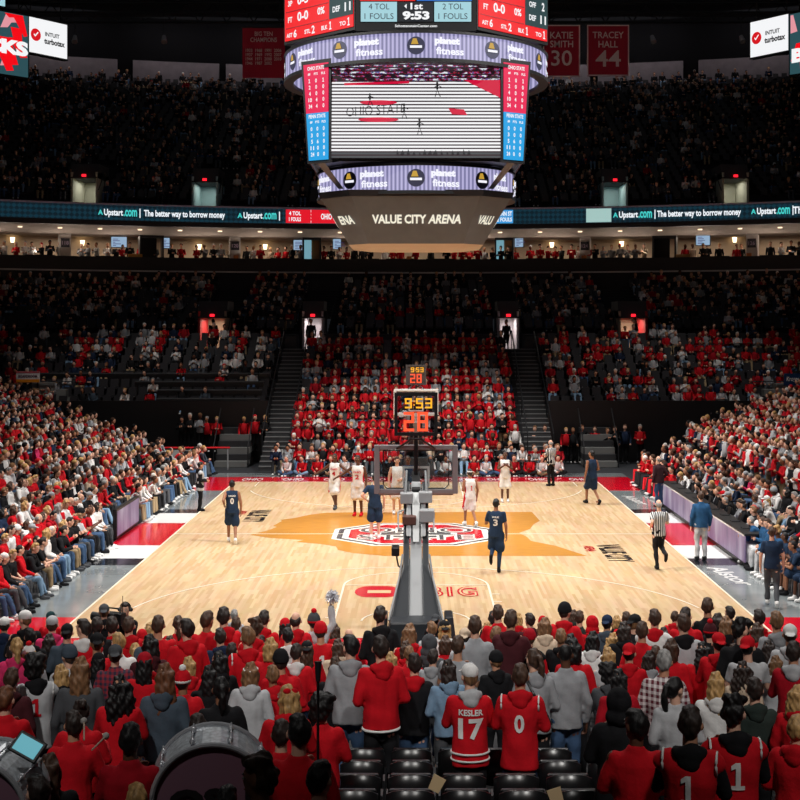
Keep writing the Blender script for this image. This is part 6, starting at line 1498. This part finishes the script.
court_person(200, 511, 1.72, -PI / 2 + .3, 'person in grey and black standing at left sideline near the far corner', legs='stand', al='front', ar='front', hair=('short', 'black'), top=('hoodie', 'black'), over=('jersey', 'lgrey'), pants=('long', 'black'), skin='mid', shoes='black')
for o_ in list(S.objects):
    if o_.name.startswith('person') and 'player in white uniform' in (o_.get('label') or ''):
        J0 = PJ[o_.name]; kk = J0[1]; side_stripe(o_, J0[0], [TOPS[(kk, 'vest')], PANTS[(kk, 'short')]], cloth('red'))
# camera crew on the near baseline
p = at(128, 603, 24.2)
r = person((p.x, p.y, 0), 2.75, 'stand', 'camera', 'camera', .1, .35, 0, (p.z) / 1.745, ('short', 'dark'), None, 'black', ('hoodie', 'black'), None, False, ('long', 'black'), 'fair', None, None, 'camera operator in black with headset facing the near crowd', None)
o = bpy.data.objects.new('headset', shared('hat', 'phones', hat_geo('phones'), M_BLACK)); COL.objects.link(o); o.parent = r[0]; o.matrix_local = r[3]
e = empty('broadcast_camera', at(113, 618, 23.6), -.4, 'black shoulder broadcast camera with antenna held by the operator', 'camera')
MB().box(-.16, .22, -.08, .08, -.1, .1).build('camera_body', M_BLACK, e, bevel=.015); MB().tube([(-.16, 0, 0), (-.42, 0, 0)], [.06, .08], 12).build('lens', M_BLACK, e); MB().tube([(-.1, .0, .1), (-.08, 0, .17), (.12, 0, .17), (.16, 0, .1)], .015, 6).build('top_handle', M_BLACK, e); MB().tube([(.2, 0, .1), (.2, 0, .4)], .006, 6).build('antenna', M_BLACK, e); MB().box(-.02, .12, -.16, -.08, .02, .1).build('viewfinder', M_DARK, e)

# ------------------------------------------------------------------ courtside rows: individuals nearest the camera, the rest one crowd
LOWC = {}
def lowpoly(pose, hairk):
    k = (pose, hairk)
    if k in LOWC: return LOWC[k]
    legs, al, ar, lean = pose; J = skeleton(legs, al, ar, lean); mb = MB(); reg = []
    def part(fn, r, seg=None):
        n0 = len(mb.v); fn(mb); reg.extend([r] * (len(mb.v) - n0))
    def tube(P, R, r, seg=6): part(lambda m: m.tube(P, R, seg), r)
    hc = head_center(J); p, u = J['pel'], J['u']
    part(lambda m: loft([(p - u * .06, .17, .13), (p + u * .18, .165, .125), (p + u * .36, .19, .135), (p + u * .47, .14, .09), (p + u * .52, .07, .06)], 8)(m), 1)
    part(lambda m: m.ball(hc + V3((0, .015, -.01)), (.088, .098, .125), 8, 6), 0); tube([J['neck'] - u * .04, hc], .05, 0, 5)
    part(lambda m: m.ball(hc + V3((0, -.022, .05)), (.101, .106, .105), 8, 5), 2)
    if hairk: tube([hc + V3((0, -.07, .0)), hc + V3((0, -.09, -.2)), hc + V3((0, -.08, -.3))], [.09, .1, .05], 2, 6)
    for q in 'LR':
        tube([J['S' + q] + V3((0, 0, .03)), J['E' + q], J['E' + q].lerp(J['W' + q], .85)], [.075, .06, .045], 1); part(lambda m: m.ball(J['W' + q], .05, 5, 4), 0)
        tube([J['H' + q], J['K' + q], J['A' + q]], [.1, .075, .055], 3); part(lambda m: m.ball(J['A' + q] + V3((0, .06, -.04)), (.05, .12, .045), 5, 4), 4)
    LOWC[k] = (np.array(mb.v), mb.f, np.array(reg)); return LOWC[k]
CV, CF, CC, CN = [], [], [], [0]
TOPPAL = [('red', 24), ('crimson', 5), ('white', 19), ('grey', 9), ('lgrey', 9), ('black', 20), ('navy', 7), ('pink', 1), ('slate', 4), ('tan', 2)]
STUPAL = [('red', 40), ('crimson', 7), ('white', 16), ('grey', 7), ('lgrey', 6), ('black', 16), ('navy', 4)]
def pick(pal): return random.choices([a for a, _ in pal], [b for _, b in pal])[0]
def crowd_add(x, y, z, face, pose, top=None, pants=None, scale=1, pal=TOPPAL):
    v, f, reg = lowpoly(pose, random.random() < .35); c, s = math.cos(face), math.sin(face); sc = scale * random.uniform(.94, 1.05)
    w = v * sc; w = np.column_stack((w[:, 0] * c - w[:, 1] * s + x, w[:, 0] * s + w[:, 1] * c + y, w[:, 2] + z))
    cols = np.array([lin(SK[random.choices(['fair', 'mid', 'tan', 'deep'], [8, 3, 1.2, 1])[0]]), lin(C[top or pick(pal)]), lin(HC[random.choices(list(HC), [5, 5, 3, 3, 3, 3, 1, 1])[0]] if random.random() > .12 else C[random.choice(['red', 'white', 'black', 'grey'])]), lin(C[pants or random.choice(['jeans', 'black', 'black', 'dgrey', 'denim', 'khaki'])]), lin(C[random.choice(['white', 'black', 'dgrey', 'white'])])])
    o = CN[0]; CV.append(w); CF.extend(tuple(i + o for i in q) for q in f); CC.append(cols[reg]); CN[0] += len(w)
SITP = [('sit', 'knee', 'knee', .1), ('sit', 'lap', 'lap', .05), ('sit', 'lean', 'lean', .45), ('sitout', 'lap', 'knee', -.05), ('sit', 'clap', 'clap', .1), ('sit', 'folded', 'folded', .15)]
STP = [('stand', 'down', 'down', 0), ('stand', 'front', 'front', 0), ('stand', 'clap', 'clap', .05), ('stand', 'folded', 'folded', 0)]
cand = []
def blocked_left(r, y): return r == 0 and (40.8 < y < 45.5)
for side in (-1, 1):
    for r in range(NSIDE):
        X, Z = side_row(r); y = 29.5 + (r % 2) * .27; ymax = 60.5 + max(0, X - 10.5) * .6
        while y < ymax:
            yy = y + random.uniform(-.06, .06); x = side * (X + random.uniform(-.05, .05))
            px = CX + x * F / yy
            if -16 < px < 816:
                st = False; top = None; pant = None; ok = True; hairs = None
                if side < 0:
                    if blocked_left(r, yy): ok = False
                    if random.random() < (.04 if r < 6 else .1): ok = False
                else:
                    if r == 0:
                        if yy < 38.2: top = 'coach_blue' if yy > 35.2 else 'team_navy'; pant = 'lgrey' if yy > 35.2 else 'team_navy'
                        elif yy < 50.3: top = random.choice(['black', 'black', 'black', 'grey', 'white']); x += .32
                        elif yy < 57: top = random.choice(['red', 'red', 'black']); pant = random.choice(['red', 'black'])
                        else: ok = False
                    elif r == 1:
                        x += .35
                        if 40 < yy < 48 and random.random() < .5: ok = False
                        if yy < 38: top = random.choice(['navy', 'lblue', 'black', 'slate'])
                    elif r >= 3: st = True
                    if r >= 3 and random.random() < .03: ok = False
                if ok: cand.append(dict(side=side, r=r, x=x, y=yy, z=Z, top=top, pants=pant, st=st))
            y += .56 if not (side > 0 and r >= 3) else .5
cand.sort(key=lambda c: c['y']); QUOTA = 300 - NPEOPLE[0]
def hidden(c):      # rows far below the picture's edge or behind the taller near crowd
    py = HY + (CH - c['z'] - 1.2) * F / c['y']; return py > 640
vis = [c for c in cand if not hidden(c)]
ind = vis[:QUOTA]; rest = vis[QUOTA:]
rowc = {}
for c in ind: rowc.setdefault((c['side'], c['r']), []).append(c)
RW = {(-1, 0): 'left courtside front row', (1, 0): 'right courtside front row', (-1, 1): 'second row at left sideline', (1, 1): 'second row at right sideline'}
for (side, r), L in rowc.items():
    L.sort(key=lambda c: c['y'])
    for i, c in enumerate(L):
        pose = random.choice(SITP if not c['st'] else STP); face = (-PI / 2 if side < 0 else PI / 2) + random.uniform(-.35, .35)
        top = c['top'] or pick(STUPAL if c['st'] else TOPPAL); kind = random.choices(['hoodie', 'hoodie', 'tee'], [5, 3, 2])[0]; hairst = random.choices(['short', 'crop', 'long', 'bob', 'balding', 'pony', 'side'], [7, 3, 4, 3, 2, 2, 2])[0]; hcol = random.choices(['brown', 'dark', 'black', 'blond', 'lbrown', 'grey', 'white'], [5, 4, 3, 4, 3, 3, 1])[0]
        hat, hatc = (None, 'black') if random.random() > .16 else (random.choice(['cap', 'beanie', 'capback']), random.choice(['red', 'white', 'black', 'grey']))
        pants = c['pants'] or random.choice(['jeans', 'jeans', 'black', 'denim', 'dgrey', 'khaki']); skin = random.choices(['fair', 'mid', 'tan', 'deep'], [9, 3, 1, 1])[0]
        pk = 'long'
        if side > 0 and r == 0 and c['y'] < 35.2: skin = random.choice(['deep', 'tan']); hairst, hcol, hat = 'crop', 'black', None; pk = 'short'; kind = 'tee'
        if hat: hairst = 'crop' if hairst not in ('long',) else 'long'
        who = RW.get((side, r)) or '%s row of the %s stand' % (ORD[r], 'left' if side < 0 else 'right')
        pos = ORD[i] if i < len(ORD) else 'a later one'
        lbl = 'person in %s %s, %s from near end of %s' % (cw(top), {'hoodie': 'sweater', 'tee': 'T-shirt'}[kind], pos, who)
        zs = c['z'] + (0 if c['st'] else .0)
        person((c['x'], c['y'], zs), face, *pose, random.choice([0, 0, .35, -.35]), 0, random.uniform(.95, 1.04), (hairst, hcol), hat, hatc, (kind, top), None, None if random.random() < .4 else False, (pk, pants), skin, random.choice(['white', 'black', 'dgrey', 'white']) if r < 2 else None, None, lbl, 'people in the %s stand' % ('left' if side < 0 else 'right'), fine=(r < 2))
        c['done'] = 1
# chairs under the people at courtside
ch = None
def chair_at(x, y, z, rz, lbl, grp):
    global ch
    if ch is None:
        ch = empty('courtside_chair', (0, 0, 0), 0, lbl, 'chair', grp)
        MB().box(-.23, .23, -.22, .24, .36, .43).build('seat_cushion', mat('chair_vinyl', (22, 22, 24), .4), ch, bevel=.02)
        MB().hexa([(-.23, -.26, .5), (.23, -.26, .5), (.23, -.2, .5), (-.23, -.2, .5)], [(-.21, -.34, .9), (.21, -.34, .9), (.21, -.29, .9), (-.21, -.29, .9)]).build('backrest', MATS['chair_vinyl'], ch, bevel=.015)
        for sx in (-1, 1):
            for sy in (-1, 1): MB().tube([(sx * .2, sy * .19, .37), (sx * .21, sy * .22, 0)], .012, 6).build('leg', M_SILV, ch)
        for sx in (-1, 1): MB().tube([(sx * .2, -.2, .36), (sx * .2, -.24, .52)], .012, 6).build('back_post', M_SILV, ch)
        c = ch
    else: c = copy_tree(ch)
    c.location = (x, y, z); c.rotation_euler = (0, 0, rz); c['label'] = lbl; c['group'] = grp
cs = [c for c in ind if c['r'] <= 2 and not c['st']]
for c in cs: chair_at(c['x'], c['y'], c['z'], (-PI / 2 if c['side'] < 0 else PI / 2), 'black padded chair in the rows beside the %s sideline' % ('left' if c['side'] < 0 else 'right'), 'courtside chairs on the %s' % ('left' if c['side'] < 0 else 'right'))
for c in rest:
    pose = random.choice(SITP if not c['st'] else STP); crowd_add(c['x'], c['y'], c['z'], (-PI / 2 if c['side'] < 0 else PI / 2) + random.uniform(-.3, .3), pose, c['top'], c['pants'], pal=STUPAL if c['st'] else TOPPAL)
# people standing and sitting just beyond the edges of the picture
for k in range(0, 15, 1):
    D = NEAR_D - NEAR_P * k; z = max(NEAR_R * k, .02)
    for X in np.arange(-10.5, 10.5, .58):
        px = CX + X * F / D; m_ = .42 * F / D
        if px < -m_ or px > 800 + m_: crowd_add(X + random.uniform(-.08, .08), D, z, random.uniform(-.3, .3), random.choice(STP), scale=.98, pal=STUPAL)
for side in (-1, 1):
    for r in range(2, NSIDE):
        X, Z = side_row(r)
        for y in np.arange(25, 60, .56):
            px = CX + side * X * F / y
            if (px < -24 or px > 824) and (px > -500 and px < 1300): crowd_add(side * X, y, Z, -side * -PI / 2, random.choice(SITP))
REDPAL = [('red', 52), ('crimson', 10), ('white', 8), ('grey', 7), ('lgrey', 5), ('black', 12), ('navy', 4)]
# far end: cross-legged front, floor chairs, red centre section
for x in np.arange(-5.6, 6.2, .62):
    if not 1.6 < abs(x) < 1.9: crowd_add(x + random.uniform(-.1, .1), 59.8, .0, PI + random.uniform(-.4, .4), ('floor', 'lean', 'lap', .3), random.choice(['red', 'white', 'black', 'lgrey']) if x < 0 else random.choice(['red', 'white', 'crimson']))
for yy, z in ((60.5, .0), (61.2, .0)):
    for x in np.arange(-6.2, 6.6, .52):
        if random.random() < .9: crowd_add(x, yy, z, PI + random.uniform(-.2, .2), random.choice(SITP))
for k in range(13):
    d, z = end_row(k)
    for x in np.arange(-5.5, 4.95, .5):
        if random.random() < .93 - .012 * k: crowd_add(x + random.uniform(-.05, .05), d + .35, z, PI + random.uniform(-.2, .2), random.choice(STP if k < 2 and random.random() < .3 else SITP), pal=REDPAL)
for side, dens in ((-1, .30), (1, .62)):
    for k in range(5, 14):
        d, z = end_row(k); lim = 26
        for x in np.arange(7.6 if side < 0 else 6.8, lim, .54):
            if side < 0 and k < 8 and x < 13.5: p_ = .22
            else: p_ = dens + (.25 if k > 8 and side < 0 else 0)
            if abs(CX + side * x * F / d - 400) < 430 and random.random() < p_: crowd_add(side * x + random.uniform(-.05, .05), d + .45, z, PI + random.uniform(-.3, .3), random.choice(SITP), pal=TOPPAL if side < 0 else REDPAL)
for px, tp_ in ((207, 'red'), (217, 'red'), (244, 'red'), (255, 'red'), (265, 'black'), (190, 'black'), (200, 'grey'), (182, 'black'), (545, 'grey'), (535, 'slate'), (566, 'red'), (582, 'black'), (595, 'red'), (607, 'black'), (615, 'black'), (625, 'navy'), (573, 'black'), (640, 'red')):
    X = (px - CX) * 65.2 / F; crowd_add(X, 65.2, .02 if px > 300 else .55, PI + random.uniform(-.3, .3), random.choice(STP), tp_, 'black')
# mezzanine, suites, upper deck
for k in range(14):
    d, z = 76.3 + .8 * k, 6.05 + .2 * k; c_ = .008 * k / 14
    for x in np.arange(-25, 25, .56):
        if any(abs(x - v) < 1.0 for v in VOM): continue
        if random.random() < (.5 if k > 1 else .3): crowd_add(x, d + .42 - c_ * x * x, z, PI + random.uniform(-.3, .3), random.choice(SITP), pal=[('black', 52), ('dgrey', 18), ('grey', 7), ('red', 3), ('crimson', 5), ('white', 3), ('navy', 10), ('lgrey', 2)])  # mostly dark clothes: this tier's dimness is put into their colours
for k in range(12): 
    for c0 in VOM[1:3]: pass
for X0 in VOM: crowd_add(X0 + random.uniform(-.2, .2), 76.0, 5.15, PI * random.random(), STP[0], 'black', 'black')
for x in np.arange(-28, 28, .5):
    dpt = random.choice([.35, .6, 1.0, 1.6])
    if random.random() < .8: crowd_add(x, SD + dpt - CS * x * x, 9.96, PI + random.uniform(-.8, .8), random.choice(STP), scale=1.0, pal=[('red', 30), ('black', 32), ('white', 8), ('grey', 10), ('tan', 8)])
for k in range(UN):
    cc = ucv(k); d, z = UD + UDEP * k, UZ + URIS * k
    for x in np.arange(-34, 34, .6):
        if k < 7 and any(abs(x - v) < 1.1 for v in UV): continue
        if random.random() < .42: crowd_add(x, d + .45 - cc * x * x, z, PI + random.uniform(-.3, .3), random.choice(SITP), pal=[('black', 62), ('dgrey', 16), ('navy', 10), ('grey', 5), ('white', 3), ('crimson', 2), ('lgrey', 2)])  # dark palette stands in for the weak light on the upper deck
V = np.concatenate(CV); cols = np.concatenate(CC).astype(np.float32)
me = pymesh('crowd', [], []); me = bpy.data.meshes.new('crowd'); ln = np.array([len(q) for q in CF], np.int32); me.vertices.add(len(V)); me.vertices.foreach_set('co', V.astype(np.float32).ravel()); me.loops.add(int(ln.sum())); me.polygons.add(len(CF))
me.loops.foreach_set('vertex_index', np.fromiter((i for q in CF for i in q), np.int32)); me.polygons.foreach_set('loop_start', np.concatenate(([0], np.cumsum(ln)[:-1])).astype(np.int32)); me.polygons.foreach_set('use_smooth', np.ones(len(CF), bool)); me.update(); 
ca = me.color_attributes.new('clothes', 'FLOAT_COLOR', 'POINT'); ca.data.foreach_set('color', cols.ravel())
m = mat('crowd_cloth', (200, 200, 200), .85, spec=.25); n = m.node_tree.nodes.new('ShaderNodeAttribute'); n.attribute_name = 'clothes'; m.node_tree.links.new(n.outputs['Color'], m.node_tree.nodes['Principled BSDF'].inputs['Base Color'])
cr = link('crowd', me, m); tag(cr, 'dense seated crowd filling the sides, far end and upper levels', 'crowd', None, 'stuff')
# rows of dark seats under and between them
SV = []; SF = []
sv = np.array([(-.2, -.22, .42), (.2, -.22, .42), (.2, .2, .40), (-.2, .2, .40), (-.2, -.22, .36), (.2, -.22, .36), (.2, .2, .35), (-.2, .2, .35), (-.21, -.24, .45), (.21, -.24, .45), (.2, -.34, .86), (-.2, -.34, .86), (-.21, -.28, .45), (.21, -.28, .45), (.2, -.38, .86), (-.2, -.38, .86)])
sf = [(0, 1, 2, 3), (7, 6, 5, 4), (3, 2, 6, 7), (0, 3, 7, 4), (1, 5, 6, 2), (8, 9, 10, 11), (13, 12, 15, 14), (11, 10, 14, 15), (8, 11, 15, 12), (9, 13, 14, 10)]
def aseat(x, y, z, face):
    c, s = math.cos(face), math.sin(face); o = len(SV) * 16; SV.append(np.column_stack((sv[:, 0] * c - sv[:, 1] * s + x, sv[:, 0] * s + sv[:, 1] * c + y, sv[:, 2] + z))); SF.extend(tuple(i + o for i in q) for q in sf)
for k in range(14):
    d, z = 76.3 + .8 * k, 6.05 + .2 * k; c_ = .008 * k / 14
    for x in np.arange(-25, 25, .56):
        if not any(abs(x - v) < 1.0 for v in VOM): aseat(x, d + .42 - c_ * x * x, z, PI)
for k in range(UN):
    cc = ucv(k); d, z = UD + UDEP * k, UZ + URIS * k
    for x in np.arange(-34, 34, .6):
        if not (k < 7 and any(abs(x - v) < 1.1 for v in UV)): aseat(x, d + .45 - cc * x * x, z, PI)
for side in (-1, 1):
    for k in range(5, 14):
        d, z = end_row(k)
        for x in np.arange(7.6 if side < 0 else 6.8, 26, .54): aseat(side * x, d + .45, z, PI)
    for r in range(3, NSIDE):
        X, Z = side_row(r)
        for y in np.arange(36, 60.5 + max(0, X - 10.5) * .6, .56): aseat(side * X, y, Z, -side * -PI / 2)
for k in range(13):
    d, z = end_row(k)
    for x in np.arange(-5.5, 4.95, .5): aseat(x, d + .35, z, PI)
so = link('stadium_seating', pymesh('stadium_seating', np.concatenate(SV), SF), mat('dark_seat_plastic', (40, 37, 40), .4, spec=.5)); tag(so, 'rows upon rows of dark seats in the far and upper stands', 'seating', None, 'stuff')
for o in S.objects:
    if o.type == 'MESH' and o.name.startswith('person') and 'label' not in o.keys(): o['label'] = 'person'
for o in S.objects:
    for a, b in (('near fan with ', 'fan with '), (' standing in the near stand', ' in near stand'), (' numbered one', ''), (' and white headband', ' with headband'), (' and black shoulder strap', ' and strap'), (' with headband', '')):
        if o.get('label') and len(o['label'].replace('-', ' ').split()) > 16: o['label'] = o['label'].replace(a, b)
